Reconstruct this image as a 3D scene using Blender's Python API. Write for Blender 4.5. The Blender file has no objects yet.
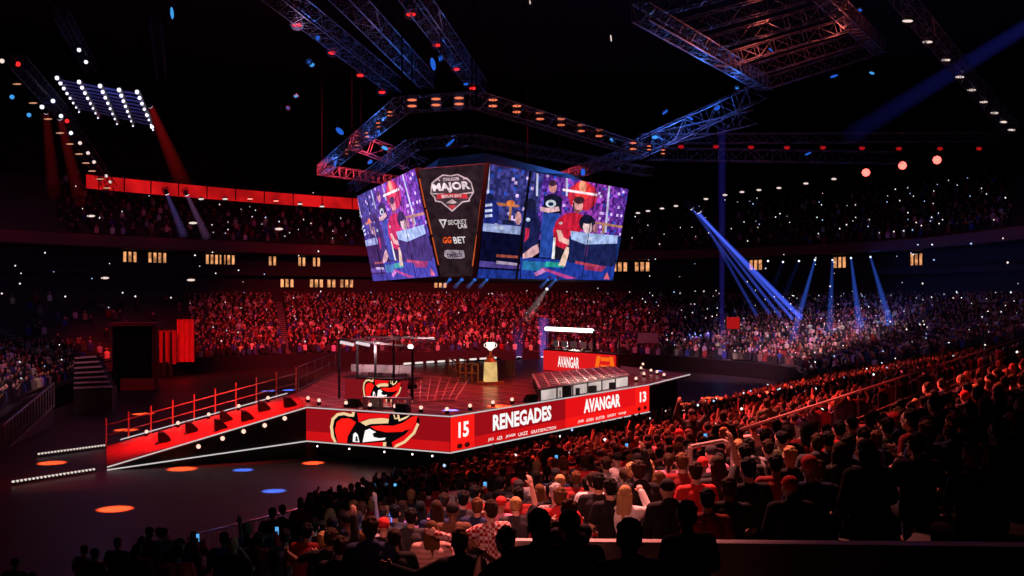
import bpy, bmesh, math, random
from mathutils import Vector, Matrix
random.seed(7)
C = bpy.context.scene.collection
V = Vector
F_PX = 1100.0; HZ = 292.0; CAM = V((0, 0, 7.5))
def at(px, py, Y):                       # a pixel and a depth to a place in the arena
    return V(((px-512)/F_PX*Y, Y, 7.5-(py-HZ)/F_PX*Y))
def onz(px, py, z):                      # a pixel on a level plane
    return at(px, py, F_PX*(7.5-z)/(py-HZ))
def pix(p):
    return 512+F_PX*p[0]/p[1], HZ+F_PX*(7.5-p[2])/p[1]

# ---------------------------------------------------------------- materials
MATS = {}
def mat(name, col, rough=.6, metal=0, noise=.25, scale=8, spec=.3, bump=0):
    if name in MATS: return MATS[name]
    m = bpy.data.materials.new(name); m.use_nodes = True; MATS[name] = m
    nt = m.node_tree; b = nt.nodes['Principled BSDF']
    b.inputs['Roughness'].default_value = rough; b.inputs['Metallic'].default_value = metal
    b.inputs['Specular IOR Level'].default_value = spec
    tc = nt.nodes.new('ShaderNodeTexCoord'); nz = nt.nodes.new('ShaderNodeTexNoise')
    nz.inputs['Scale'].default_value = scale
    nt.links.new(tc.outputs['Object'], nz.inputs['Vector'])
    mx = nt.nodes.new('ShaderNodeMix'); mx.data_type = 'RGBA'
    mx.inputs[6].default_value = [c*(1-noise) for c in col]+[1]
    mx.inputs[7].default_value = [min(1, c*(1+noise)) for c in col]+[1]
    nt.links.new(nz.outputs['Fac'], mx.inputs[0]); nt.links.new(mx.outputs[2], b.inputs['Base Color'])
    if bump:
        bp = nt.nodes.new('ShaderNodeBump'); bp.inputs['Strength'].default_value = bump
        nt.links.new(nz.outputs['Fac'], bp.inputs['Height']); nt.links.new(bp.outputs[0], b.inputs['Normal'])
    return m
def emit(name, col, strength, sample=False, attr=None, noise=0, nscale=3):
    if name in MATS: return MATS[name]
    m = bpy.data.materials.new(name); m.use_nodes = True; MATS[name] = m
    nt = m.node_tree; nt.nodes.clear()
    o = nt.nodes.new('ShaderNodeOutputMaterial'); e = nt.nodes.new('ShaderNodeEmission')
    e.inputs['Color'].default_value = (*col, 1); e.inputs['Strength'].default_value = strength
    if attr:
        a = nt.nodes.new('ShaderNodeVertexColor'); a.layer_name = attr
        nt.links.new(a.outputs['Color'], e.inputs['Color'])
    if noise:
        tc = nt.nodes.new('ShaderNodeTexCoord'); nz = nt.nodes.new('ShaderNodeTexNoise'); nz.inputs['Scale'].default_value = nscale
        mr = nt.nodes.new('ShaderNodeMapRange')
        mr.inputs['From Min'].default_value = .35; mr.inputs['From Max'].default_value = .65
        mr.inputs['To Min'].default_value = strength*(1-noise); mr.inputs['To Max'].default_value = strength*(1+noise)
        nt.links.new(tc.outputs['Object'], nz.inputs['Vector']); nt.links.new(nz.outputs['Fac'], mr.inputs['Value'])
        nt.links.new(mr.outputs[0], e.inputs['Strength'])
    nt.links.new(e.outputs[0], o.inputs['Surface'])
    m.cycles.emission_sampling = 'AUTO' if sample else 'NONE'
    return m
def attr_mat(name, rough=.7):
    m = bpy.data.materials.new(name); m.use_nodes = True
    nt = m.node_tree; b = nt.nodes['Principled BSDF']; b.inputs['Roughness'].default_value = rough
    b.inputs['Specular IOR Level'].default_value = .2
    a = nt.nodes.new('ShaderNodeVertexColor'); a.layer_name = 'col'
    nt.links.new(a.outputs['Color'], b.inputs['Base Color'])
    return m
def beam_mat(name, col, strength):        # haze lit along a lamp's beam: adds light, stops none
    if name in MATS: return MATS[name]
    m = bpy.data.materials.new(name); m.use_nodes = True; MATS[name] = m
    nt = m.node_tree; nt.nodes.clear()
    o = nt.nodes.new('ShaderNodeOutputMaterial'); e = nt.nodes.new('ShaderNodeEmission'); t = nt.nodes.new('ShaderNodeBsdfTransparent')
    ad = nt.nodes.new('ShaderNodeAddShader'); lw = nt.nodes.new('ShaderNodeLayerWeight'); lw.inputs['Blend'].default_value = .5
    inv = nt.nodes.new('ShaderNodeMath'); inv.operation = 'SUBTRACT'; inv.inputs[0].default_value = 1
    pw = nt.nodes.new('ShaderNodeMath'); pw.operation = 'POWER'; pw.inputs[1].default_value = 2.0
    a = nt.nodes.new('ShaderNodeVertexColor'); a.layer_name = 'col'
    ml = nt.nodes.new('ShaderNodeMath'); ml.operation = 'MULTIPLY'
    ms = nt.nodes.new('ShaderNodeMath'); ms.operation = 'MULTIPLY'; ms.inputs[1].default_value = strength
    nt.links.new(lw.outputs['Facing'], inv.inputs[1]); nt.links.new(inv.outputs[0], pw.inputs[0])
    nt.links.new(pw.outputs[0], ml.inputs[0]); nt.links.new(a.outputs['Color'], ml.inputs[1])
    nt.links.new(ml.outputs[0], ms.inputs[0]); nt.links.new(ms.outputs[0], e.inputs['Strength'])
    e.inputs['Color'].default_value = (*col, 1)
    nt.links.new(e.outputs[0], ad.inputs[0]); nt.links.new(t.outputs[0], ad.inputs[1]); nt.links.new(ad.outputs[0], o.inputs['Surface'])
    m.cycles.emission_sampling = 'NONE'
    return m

# ---------------------------------------------------------------- mesh collector
class MB:
    def __init__(s): s.v = []; s.f = []; s.c = []; s.mi = []; s.smooth = False
    def add(s, vs, fs, col=None, mi=0):
        o = len(s.v); s.v += [tuple(v) for v in vs]
        for f in fs: s.f.append(tuple(i+o for i in f)); s.c.append(col or (1, 1, 1)); s.mi.append(mi)
        return s
    def poly(s, pts, col=None, mi=0): return s.add(pts, [tuple(range(len(pts)))], col, mi)
    def prism(s, pts, z0, z1, col=None, mi=0):
        n = len(pts); vs = [(p[0], p[1], z0) for p in pts]+[(p[0], p[1], z1) for p in pts]
        fs = [tuple(range(n))[::-1], tuple(range(n, 2*n))]+[(i, (i+1) % n, n+(i+1) % n, n+i) for i in range(n)]
        return s.add(vs, fs, col, mi)
    def slab(s, a, b, t=0, col=None, mi=0):   # loops a and b of equal length, bridged and capped
        n = len(a); vs = list(a)+list(b)
        return s.add(vs, [tuple(range(n))[::-1], tuple(range(n, 2*n))]+[(i, (i+1) % n, n+(i+1) % n, n+i) for i in range(n)], col, mi)
    def box(s, c, sz, rz=0, col=None, mi=0, rx=0):
        R = Matrix.Rotation(rz, 3, 'Z') @ Matrix.Rotation(rx, 3, 'X'); c = V(c)
        vs = [c+R @ V((x*sz[0]/2, y*sz[1]/2, z*sz[2]/2)) for z in (-1, 1) for y in (-1, 1) for x in (-1, 1)]
        return s.add(vs, [(0, 2, 3, 1), (4, 5, 7, 6), (0, 1, 5, 4), (2, 6, 7, 3), (0, 4, 6, 2), (1, 3, 7, 5)], col, mi)
    def tube(s, p0, p1, r0, r1=None, n=6, col=None, mi=0, cap=True, c1=None):
        p0, p1 = V(p0), V(p1); r1 = r0 if r1 is None else r1
        d = (p1-p0).normalized(); a = d.orthogonal().normalized(); b = d.cross(a)
        vs = [p+(a*math.cos(2*math.pi*i/n)+b*math.sin(2*math.pi*i/n))*r for p, r in ((p0, r0), (p1, r1)) for i in range(n)]
        fs = [(i, (i+1) % n, n+(i+1) % n, n+i) for i in range(n)]
        if cap: fs += [tuple(range(n))[::-1], tuple(range(n, 2*n))]
        return s.add(vs, fs, col, mi)
    def bar(s, p0, p1, w, col=None, mi=0): return s.tube(p0, p1, w*.71, n=4, col=col, mi=mi)
    def path(s, pts, r, n=6, col=None, mi=0):
        for a, b in zip(pts, pts[1:]): s.tube(a, b, r, n=n, col=col, mi=mi)
        return s
    def ball(s, c, r, seg=8, ring=5, col=None, mi=0, rz=0):
        c = V(c); r = (r, r, r) if isinstance(r, (int, float)) else r
        R = Matrix.Rotation(rz, 3, 'Z')
        vs = [c+R @ V((0, 0, r[2]))]; fs = []
        for j in range(1, ring):
            t = math.pi*j/ring
            for i in range(seg):
                p = 2*math.pi*i/seg
                vs.append(c+R @ V((r[0]*math.sin(t)*math.cos(p), r[1]*math.sin(t)*math.sin(p), r[2]*math.cos(t))))
        vs.append(c-R @ V((0, 0, r[2]))); L = len(vs)-1
        for i in range(seg):
            fs.append((0, 1+i, 1+(i+1) % seg)); k = 1+(ring-2)*seg
            fs.append((L, k+(i+1) % seg, k+i))
            for j in range(ring-2):
                a = 1+j*seg; fs.append((a+i, a+seg+i, a+seg+(i+1) % seg, a+(i+1) % seg))
        return s.add(vs, fs, col, mi)
    def mesh(s, name, mats, colors=False):
        me = bpy.data.meshes.new(name); me.from_pydata(s.v, [], s.f)
        for m in (mats if isinstance(mats, (list, tuple)) else [mats]): me.materials.append(m)
        me.polygons.foreach_set('material_index', s.mi)
        if colors:
            at_ = me.color_attributes.new('col', 'FLOAT_COLOR', 'CORNER'); buf = []
            for f, c in zip(s.f, s.c):
                for k in range(len(f)):
                    cc = c[k] if isinstance(c[0], (tuple, list)) else c
                    buf += [cc[0], cc[1], cc[2], 1]
            at_.data.foreach_set('color', buf)
        if s.smooth: me.polygons.foreach_set('use_smooth', [True]*len(s.f))
        me.update(); return me
    def build(s, name, mats, parent=None, colors=False):
        o = bpy.data.objects.new(name, s.mesh(name, mats, colors)); C.objects.link(o)
        if parent is not None:
            o.parent = parent
            if parent.parent is None and parent.type == 'EMPTY':
                o.matrix_parent_inverse = (Matrix.Translation(parent.location) @ Matrix.Rotation(parent.rotation_euler.z, 4, 'Z')).inverted()
        return o
def tag(o, label=None, cat=None, group=None, kind=None):
    for k, v in (('label', label), ('category', cat), ('group', group), ('kind', kind)):
        if v: o[k] = v
    return o
def thing(name, label, cat, loc=(0, 0, 0), rz=0, group=None):
    o = bpy.data.objects.new(name, None); C.objects.link(o); o.location = loc; o.rotation_euler.z = rz
    o.empty_display_size = .2
    return tag(o, label, cat, group)
def lamp(kind, loc, aim, col, power, size=1, angle=60, blend=.4, name='light'):
    l = bpy.data.lights.new(name, kind); l.energy = power; l.color = col
    if kind == 'AREA': l.size = size
    elif kind in ('SPOT', 'POINT'): l.shadow_soft_size = size
    if kind == 'SPOT': l.spot_size = math.radians(angle); l.spot_blend = blend
    o = bpy.data.objects.new(name, l); C.objects.link(o); o.location = loc
    if aim is not None: o.rotation_euler = (V(aim)-V(loc)).to_track_quat('-Z', 'Y').to_euler()
    return o
def text_polys(s, bold=.0, shear=0):      # outline of a word as 2-D faces in the unit box
    cu = bpy.data.curves.new('text', 'FONT'); cu.body = s; cu.offset = bold; cu.shear = shear; cu.resolution_u = 2
    o = bpy.data.objects.new('text', cu); C.objects.link(o)
    dg = bpy.context.evaluated_depsgraph_get(); me = o.evaluated_get(dg).to_mesh()
    vs = [(v.co.x, v.co.y) for v in me.vertices]; fs = [tuple(p.vertices) for p in me.polygons]
    o.evaluated_get(dg).to_mesh_clear(); bpy.data.objects.remove(o); bpy.data.curves.remove(cu)
    x0 = min(v[0] for v in vs); x1 = max(v[0] for v in vs); y0 = min(v[1] for v in vs); y1 = max(v[1] for v in vs)
    return [((x-x0)/(x1-x0), (y-y0)/(y1-y0)) for x, y in vs], fs
class Face:                                # a flat board in the arena: p + u*U + v*W
    def __init__(s, tl, tr, bl, out):
        s.p = V(tl); s.U = V(tr)-V(tl); s.W = V(bl)-V(tl); n = s.U.cross(s.W).normalized()
        s.n = n if n.dot(V(out)) > 0 else -n
    def uv(s, px, py):                     # board coordinates of a point drawn on the photo
        d = at(px, py, 1)-CAM; t = (s.p-CAM).dot(s.n)/d.dot(s.n); q = CAM+d*t-s.p
        a, b, c = s.U.dot(s.U), s.U.dot(s.W), s.W.dot(s.W); e, f = q.dot(s.U), q.dot(s.W); D = a*c-b*b
        return (c*e-b*f)/D, (a*f-b*e)/D
    def w(s, u, v, off=0): return s.p+s.U*u+s.W*v+s.n*off
    def text(s, mb, word, u0, v0, u1, v1, off=.03, col=(1, 1, 1), bold=0, shear=0):
        vs, fs = text_polys(word, bold, shear)
        mb.add([s.w(u0+(u1-u0)*x, v1+(v0-v1)*y, off) for x, y in vs], fs, col)
    def poly(s, mb, uvs, off=.03, col=(1, 1, 1)): mb.poly([s.w(u, v, off) for u, v in uvs], col)
def stroke(pts, w):                        # a drawn line of width w as quads in 2-D
    out = []
    for (x0, y0), (x1, y1) in zip(pts, pts[1:]):
        L = math.hypot(x1-x0, y1-y0) or 1; nx, ny = -(y1-y0)/L*w/2, (x1-x0)/L*w/2; ex, ey = (x1-x0)/L*w*.3, (y1-y0)/L*w*.3
        out.append([(x0-ex+nx, y0-ey+ny), (x1+ex+nx, y1+ey+ny), (x1+ex-nx, y1+ey-ny), (x0-ex-nx, y0-ey-ny)])
    return out
def ell(x, y, rx, ry, n=12): return [(x+rx*math.cos(2*math.pi*i/n), y+ry*math.sin(2*math.pi*i/n)) for i in range(n)]
def catmull(pts, n):
    P = [V(p) for p in pts]; P = [P[0]*2-P[1]]+P+[P[-1]*2-P[-2]]; out = []
    m = len(P)-3
    for k in range(n):
        x = k/(n-1)*m; i = min(int(x), m-1); t = x-i; a, b, c, d = P[i:i+4]
        out.append(.5*((2*b)+(c-a)*t+(2*a-5*b+4*c-d)*t*t+(3*b-a-3*c+d)*t**3))
    return out
# ================================================================ camera and world
cam_d = bpy.data.cameras.new('camera'); cam = bpy.data.objects.new('camera', cam_d); C.objects.link(cam)
cam.location = CAM; cam.rotation_euler = (math.pi/2, 0, 0)
cam_d.lens = F_PX/1024*36; cam_d.sensor_width = 36; cam_d.shift_y = (HZ-288)/1024; cam_d.clip_end = 600; cam_d.clip_start = .1
bpy.context.scene.camera = cam
sc = bpy.context.scene
sc.view_settings.view_transform = 'Standard'; sc.view_settings.look = 'None'
try:
    sc.cycles.sample_clamp_indirect = 3; sc.cycles.max_bounces = 5; sc.cycles.transparent_max_bounces = 40
    sc.cycles.diffuse_bounces = 2; sc.cycles.glossy_bounces = 3
except Exception: pass
wd = bpy.data.worlds.new('world'); sc.world = wd; wd.use_nodes = True
wd.node_tree.nodes['Background'].inputs[0].default_value = (.35, .12, .22, 1); wd.node_tree.nodes['Background'].inputs[1].default_value = .002

M_black = mat('matt black', (.012, .011, .013), .7)
M_blackmetal = mat('black metal', (.03, .03, .034), .45, .6)
M_steel = mat('brushed steel', (.35, .35, .37), .35, .9)
M_truss = mat('aluminium truss', (.10, .095, .11), .45, .6)
M_conc = mat('dark concrete', (.05, .045, .045), .85, bump=.2)
M_concpale = mat('pale concrete ledge', (.42, .36, .34), .8, bump=.15)
M_cable = mat('black cable', (.002, .002, .002), 1, spec=0)
M_gold = mat('gold paint', (.75, .48, .14), .35, .3)
M_white = mat('white lacquer', (.75, .74, .72), .5)
M_hull = mat('scoreboard casing', (.006, .005, .006), .7, .0)
M_roof = mat('dark roof sheet', (.012, .011, .014), .9)

# ---------------------------------------------------------------- floor
m = mat('arena floor', (.030, .020, .022), .42, noise=.5, scale=.6, spec=.22)
fl = MB(); fl.box((0, 90, -.1), (260, 260, .2)); tag(fl.build('floor', m), kind='structure')

# ---------------------------------------------------------------- seating bowl, plan curves
D = V((.51, .86, 0)).normalized(); N = V((D.y, -D.x, 0))      # along the near stand's rows; up the near stand
F0 = V((-6.1, 31.8, 0)); K = .2186; ROW = .85
def near_pos(tau, e): return F0+D*tau+N*e
def near_z(e): return .45+K*e
FC = [(20.4, 76.5), (22.5, 84), (22.5, 93), (17, 103), (10, 110), (2, 114), (-8, 114), (-20, 111), (-28, 104), (-31.5, 92), (-30.5, 76), (-28, 62), (-24, 50), (-22, 38)]
SC = [(41, 64.3), (44, 80), (44.5, 97), (42.4, 118), (31.6, 140), (17.7, 151), (-1.6, 149), (-23, 133), (-37.8, 115), (-46.5, 100), (-52, 85), (-53, 68), (-48, 52), (-44, 38)]
NS = 157
FCV = catmull([(x, y, 0) for x, y in FC], NS); SCV = catmull([(x, y, 0) for x, y in SC], NS)
ROWS = 28
def bowl(i, q): return FCV[i].lerp(SCV[i], q)
def bowl_z(q): return 1.0+5.4*q
def out_dir(i):
    a = SCV[max(0, i-1)]; b = SCV[min(NS-1, i+1)]; t = (b-a).normalized(); return V((t.y, -t.x, 0))
# near terrace: stepped rows with a bench ledge on each
nt_ = MB(); T0, T1 = -40, 54
for r in range(34):
    e0, e1 = r*ROW, (r+1)*ROW; z = near_z(e0)
    a, b = near_pos(T0, e0), near_pos(T1, e0); c, d = near_pos(T1, e1), near_pos(T0, e1)
    nt_.prism([a, b, c, d], -.05, z)
ter = nt_.build('terrace_near', M_conc); tag(ter, kind='structure')
bn = MB()
for r in range(26):
    e0 = r*ROW+.5; z = near_z(r*ROW)
    bn.prism([near_pos(-14, e0), near_pos(52, e0), near_pos(52, e0+.3), near_pos(-14, e0+.3)], z, z+.42)
tag(bn.build('trim_bench_rows', mat('bench grey', (.10, .08, .08), .8)), kind='structure')
# far terrace
ft = MB()
for r in range(ROWS):
    q0, q1 = r/ROWS, (r+1)/ROWS; z0 = bowl_z(q0); zp = 0 if r == 0 else bowl_z((r-1)/ROWS)
    for i in range(NS-1):
        a, b, c, d = bowl(i, q0), bowl(i+1, q0), bowl(i+1, q1), bowl(i, q1)
        z = V((0, 0, z0))
        ft.poly([a+z, b+z, c+z, d+z]); ft.poly([(a.x, a.y, zp), (b.x, b.y, zp), b+z, a+z])
tag(ft.build('terrace_far', M_conc), kind='structure')
# suite wall, upper tier, outer wall, ceiling
def ring(name, prof, material, i0=0, i1=NS-1):
    mb = MB(); P = []
    for i in range(i0, i1+1):
        o = out_dir(i); P.append([SCV[i]+o*e+V((0, 0, z)) for e, z in prof])
    n = len(prof)
    for k in range(len(P)-1):
        for j in range(n-1): mb.poly([P[k][j], P[k+1][j], P[k+1][j+1], P[k][j+1]])
    return tag(mb.build(name, material), kind='structure')
ring('wall_suites', [(0, 6.2), (0, 7.9), (1.2, 7.9), (1.2, 9.4), (0, 9.4), (0, 10.0), (1.2, 10.0), (1.2, 11.9), (-1.6, 11.9)], mat('suite wall', (.045, .03, .03), .8))
ring('trim_tier_fascia', [(-1.6, 11.9), (-1.75, 12.0), (-1.75, 13.0), (-1.6, 13.1)], mat('tier fascia', (.16, .06, .06), .6))
prof = []
for r in range(16): prof += [(-1.6+r*1.15, 12.9+r*.5), (-1.6+(r+1)*1.15, 12.9+r*.5)]
ring('upper_tier', prof, M_conc)
ring('wall_outer', [(16.8, 20), (17.5, 34)], M_roof)
cl = MB(); cl.box((0, 80, 34.2), (240, 240, .3)); tag(cl.build('ceiling', M_roof), kind='structure')

# lit suite windows: small rows of warm windows in the ring wall
M_warm = emit('warm window light', (1, .42, .17), .75, noise=.6, nscale=1.5)
M_frame = M_blackmetal
def suite_window(px, z0, z1, n, w, label, i_hint=None):
    # nearest ring index for the bearing
    best = min(range(NS), key=lambda i: abs(512+F_PX*SCV[i].x/SCV[i].y-px) if SCV[i].y > 60 else 1e9)
    o = out_dir(best); t = V((-o.y, o.x, 0)); p = SCV[best]+o*1.15
    th = thing('suite_window', label, 'window', (p.x, p.y, z0))
    fr = MB(); L = n*w
    fr.bar(p-t*(L/2)+V((0, 0, z0)), p+t*(L/2)+V((0, 0, z0)), .12); fr.bar(p-t*(L/2)+V((0, 0, z1)), p+t*(L/2)+V((0, 0, z1)), .12)
    for k in range(n+1): q = p+t*(-L/2+k*w); fr.bar(q+V((0, 0, z0)), q+V((0, 0, z1)), .16)
    fr.build('window_frame', M_frame, th)
    for k in range(n):
        g = MB(); a = p+t*(-L/2+k*w+.14); b = p+t*(-L/2+(k+1)*w-.14)
        g.poly([a+V((0, 0, z0+.08)), b+V((0, 0, z0+.08)), b+V((0, 0, z1-.08)), a+V((0, 0, z1-.08))])
        g.build('window_pane', M_warm, th)
nums = ['first', 'second', 'third', 'fourth', 'fifth', 'sixth', 'seventh', 'eighth', 'ninth', 'tenth', 'eleventh', 'twelfth', 'thirteenth', 'fourteenth', 'fifteenth', 'sixteenth', 'seventeenth', 'eighteenth', 'nineteenth', 'twentieth']
def nth(k):
    if k < 20: return nums[k]
    t, u = divmod(k+1, 10); tens = {2: 'twent', 3: 'thirt', 4: 'fort', 5: 'fift', 6: 'sixt', 7: 'sevent', 8: 'eight', 9: 'ninet'}[t]
    return tens+'ieth' if u == 0 else tens+'y-'+nums[u-1]
for k, (px, n) in enumerate([(139, 3), (165, 4), (215, 4), (238, 3), (272, 2), (303, 2), (329, 2)]):
    suite_window(px, 10.55, 11.75, n, .62, f'warm lit suite window in the upper row, {nth(k)} from the left end')
for k, (px, n) in enumerate([(296, 3), (317, 3), (334, 2), (351, 3), (450, 3)]):
    suite_window(px, 8.0, 9.1, n, .7, f'warm lit suite window in the lower row, {nth(k)} from the left end')
for k, (px, n) in enumerate([(624, 3), (641, 3), (749, 3), (837, 3), (909, 3)]):
    suite_window(px, 10.3, 11.7, n, .75, f'warm lit suite window right of the scoreboard, {nth(k)} counted from it')
# red ribbon board at the roof edge, left
rb = MB()
for i in range(NS-1):
    p, q = SCV[i], SCV[i+1]
    if p.y > 60 and q.y > 60 and p.x < 0 and 97 < pix(V((p.x, p.y, 18)))[0] < 372:
        a, b = p, q
        rb.poly([a+V((0, 0, 17.75)), b+V((0, 0, 17.75)), b+V((0, 0, 19.1)), a+V((0, 0, 19.1))])
th = thing('ribbon_board', 'long glowing red ribbon board under the roof edge, left of the scoreboard', 'led board', (SCV[100].x, SCV[100].y, 17.9))
rb.build('led_strip', emit('red ribbon', (1, .012, .015), .52, noise=.35, nscale=.35), th)
rc = MB()
for i in range(0, NS-1):
    p, q = SCV[i], SCV[i+1]
    if p.y > 60 and p.x < 0 and 97 < pix(V((p.x, p.y, 18)))[0] < 372:
        o = out_dir(i)*.3
        rc.bar(p+o+V((0, 0, 17.75)), q+o+V((0, 0, 17.75)), .25); rc.bar(p+o+V((0, 0, 19.15)), q+o+V((0, 0, 19.15)), .25)
        if i % 2 == 0: rc.bar(p-out_dir(i)*.08+V((0, 0, 17.8)), p-out_dir(i)*.08+V((0, 0, 19.1)), .1)
rc.build('board_frame', M_blackmetal, th)
# ================================================================ the stage
ZD, ZB = 2.3, .78
Cc, Rr, Ll = onz(450, 416.5, ZD), onz(649, 384.7, ZD), onz(306.5, 407.3, ZD)
R2, B1, B2, B3, B4 = onz(690, 374.5, ZD), onz(560, 357.5, ZD), onz(405, 365, ZD), onz(335, 373, ZD), onz(296, 393, ZD)
loop = [Cc, Rr, R2, B1, B2, B3, B4, Ll]
stage = thing('stage', 'large raised red stage with bright LED sides in the middle of the arena floor', 'stage', (Cc.x, Cc.y, 0))
# deck: glossy dark red with paler panel joints
md = mat('stage deck', (.26, .05, .055), .3, spec=.5, noise=.5, scale=.4)
nt = md.node_tree; bs = nt.nodes['Principled BSDF']; lk = bs.inputs['Base Color'].links[0].from_socket
tc = nt.nodes.new('ShaderNodeTexCoord'); mp = nt.nodes.new('ShaderNodeMapping'); mp.inputs['Rotation'].default_value[2] = -.55
br = nt.nodes.new('ShaderNodeTexBrick'); br.offset = 0; br.inputs['Scale'].default_value = .8; br.inputs['Mortar Size'].default_value = .07
br.inputs['Brick Width'].default_value = 1.2; br.inputs['Row Height'].default_value = 1.2
mx = nt.nodes.new('ShaderNodeMix'); mx.data_type = 'RGBA'; mx.inputs[7].default_value = (.75, .36, .33, 1)
nt.links.new(tc.outputs['Object'], mp.inputs['Vector']); nt.links.new(mp.outputs[0], br.inputs['Vector'])
nt.links.new(br.outputs['Fac'], mx.inputs[0]); nt.links.new(lk, mx.inputs[6]); nt.links.new(mx.outputs[2], bs.inputs['Base Color'])
mb = MB(); mb.prism([(p.x, p.y) for p in loop], ZD-.12, ZD-.01); mb.build('deck', md, stage)
# black understructure set back from the LED sides
cen = sum(loop, V((0, 0, 0)))/len(loop)
ins = [p+(cen-p).normalized()*.9 for p in loop]
mb = MB(); mb.prism([(p.x, p.y) for p in ins], 0, ZD-.12); mb.build('skirt', M_black, stage)
# floor level strips of the understructure seen under the boards
M_led = emit('stage LED picture', (1, 1, 1), 1.0, sample=True, attr='col')
M_edge = emit('white edge light', (1, .90, .9), .62)
RED = (.80, .006, .008); DRED = (.33, .004, .008); BRED = (1, .012, .008); WHITE = (1, .96, .94); CREAM = (.9, .62, .32); BLK = (.003, .002, .003)
# ---- right hand board
z0 = V((0, 0, -(ZD-ZB)))
fr = Face(Cc, Rr, Cc+z0, (1, -1, 0))
def R(px, py): return fr.uv(px, py)
mb = MB(); mb.slab([fr.w(0, 0), fr.w(1, 0), fr.w(1, 1), fr.w(0, 1)], [fr.w(0, 0, -.2), fr.w(1, 0, -.2), fr.w(1, 1, -.2), fr.w(0, 1, -.2)])
lf = mb.build('led_fascia', M_black, stage); lf['label'] = 'red LED side of the stage with the score and team names'
mb = MB()
ua = R(474, 420)[0]; ub = R(565, 415)[0]; uc = R(635, 390)[0]
fr.poly(mb, [(0, .03), (ua, .03), (ua, .97), (0, .97)], .02, BRED)
fr.poly(mb, [(ua, .03), (ub, .03), (ub, .68), (ua, .68)], .02, DRED); fr.poly(mb, [(ua, .68), (ub, .68), (ub, .97), (ua, .97)], .02, (.62, .006, .008))
fr.poly(mb, [(ub, .03), (uc, .03), (uc, .97), (ub, .97)], .02, RED); fr.poly(mb, [(uc, .03), (1, .03), (1, .97), (uc, .97)], .02, BRED)
fr.poly(mb, [(ub, .66), (uc, .66), (uc, .97), (ub, .97)], .03, (.95, .01, .008))
for (x, y) in ((459, 446), (466.5, 444.5), (638.5, 409), (644.5, 407.5)):   # the small round dots under the scores
    u, v = R(x, y); fr.poly(mb, [(u+.011*math.cos(a*math.pi/5), v+.075*math.sin(a*math.pi/5)) for a in range(10)], .04, (.05, .004, .004))
mb.build('led_picture', M_led, lf, True)
def word(name, s, pa, pb, bold=.02, col=WHITE, parent=lf, f=fr, R=R, label=None):
    (u0, v0), (u1, v1) = R(*pa), R(*pb); m_ = MB(); f.text(m_, s, u0, v0, u1, v1, .05, col, bold)
    o = m_.build(name, M_led, parent, True)
    if label: o['label'] = label
vt = lambda f_, a: a
def wordv(name, s, x0, x1, xm, yt, yb, bold, col=WHITE):
    # heights are read at xm, ends at x0 and x1
    u0, u1 = R(x0, yt)[0], R(x1, yt)[0]; v0, v1 = R(xm, yt)[1], R(xm, yb)[1]
    m_ = MB(); fr.text(m_, s, u0, v0, u1, v1, .05, col, bold); return m_.build(name, M_led, lf, True)
wordv('score', '15', 457.5, 468, 463, 421.5, 437, .035); wordv('score', '13', 639, 645.5, 642, 391.5, 402, .035)
wordv('team_name', 'RENEGADES', 492, 550.5, 521, 410, 425.5, .04); wordv('team_name', 'AVANGAR', 583, 619.5, 601, 396.5, 410, .04)
def names(lst, x0, x1, y0, y1):             # one part per name, spread along the line by length
    tot = sum(len(w) for w in lst)+1.6*(len(lst)-1); x = x0
    for w in lst:
        k = (x1-x0)*len(w)/tot; t = ((x+k/2)-x0)/(x1-x0)
        wordv('player_name', w, x, x+k, x+k/2, y0[0]+(y0[1]-y0[0])*t, y1[0]+(y1[1]-y1[0])*t, .02, (1, .75, .72)); x += k+(x1-x0)*1.6/tot
names(['JKS', 'AZR', 'JKAEM', 'LIAZZ', 'GRATISFACTION'], 487, 555, (438.3, 425.8), (441.8, 429))
names(['JAME', 'ADREN', 'BUSTER', 'QIKERT', 'SANJI'], 577, 625, (420.5, 411.2), (423.6, 414))
# ---- left hand board with the emblem, drawn from its outlines
flb = Face(Ll, Cc, Ll+z0, (-1, -1, 0))
def E(x, y): return flb.uv(300+x/8.533, 395+y/8.533)
mb = MB(); mb.slab([flb.w(0, 0), flb.w(1, 0), flb.w(1, 1), flb.w(0, 1)], [flb.w(0, 0, -.2), flb.w(1, 0, -.2), flb.w(1, 1, -.2), flb.w(0, 1, -.2)])
lf2 = mb.build('led_fascia', M_black, stage); lf2['label'] = 'red LED side of the stage with a large hatted face emblem'
mb = MB(); flb.poly(mb, [(0, .03), (1, .03), (1, .70), (0, .70)], .02, (.30, .004, .008)); flb.poly(mb, [(0, .70), (1, .70), (1, .97), (0, .97)], .02, (.62, .006, .008))
mb.build('led_picture', M_led, lf2, True)
OUT = ([(308, 412), (288, 355), (277, 270), (290, 205), (330, 166), (385, 157), (430, 170), (462, 172), (466, 150)], 22)
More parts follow.
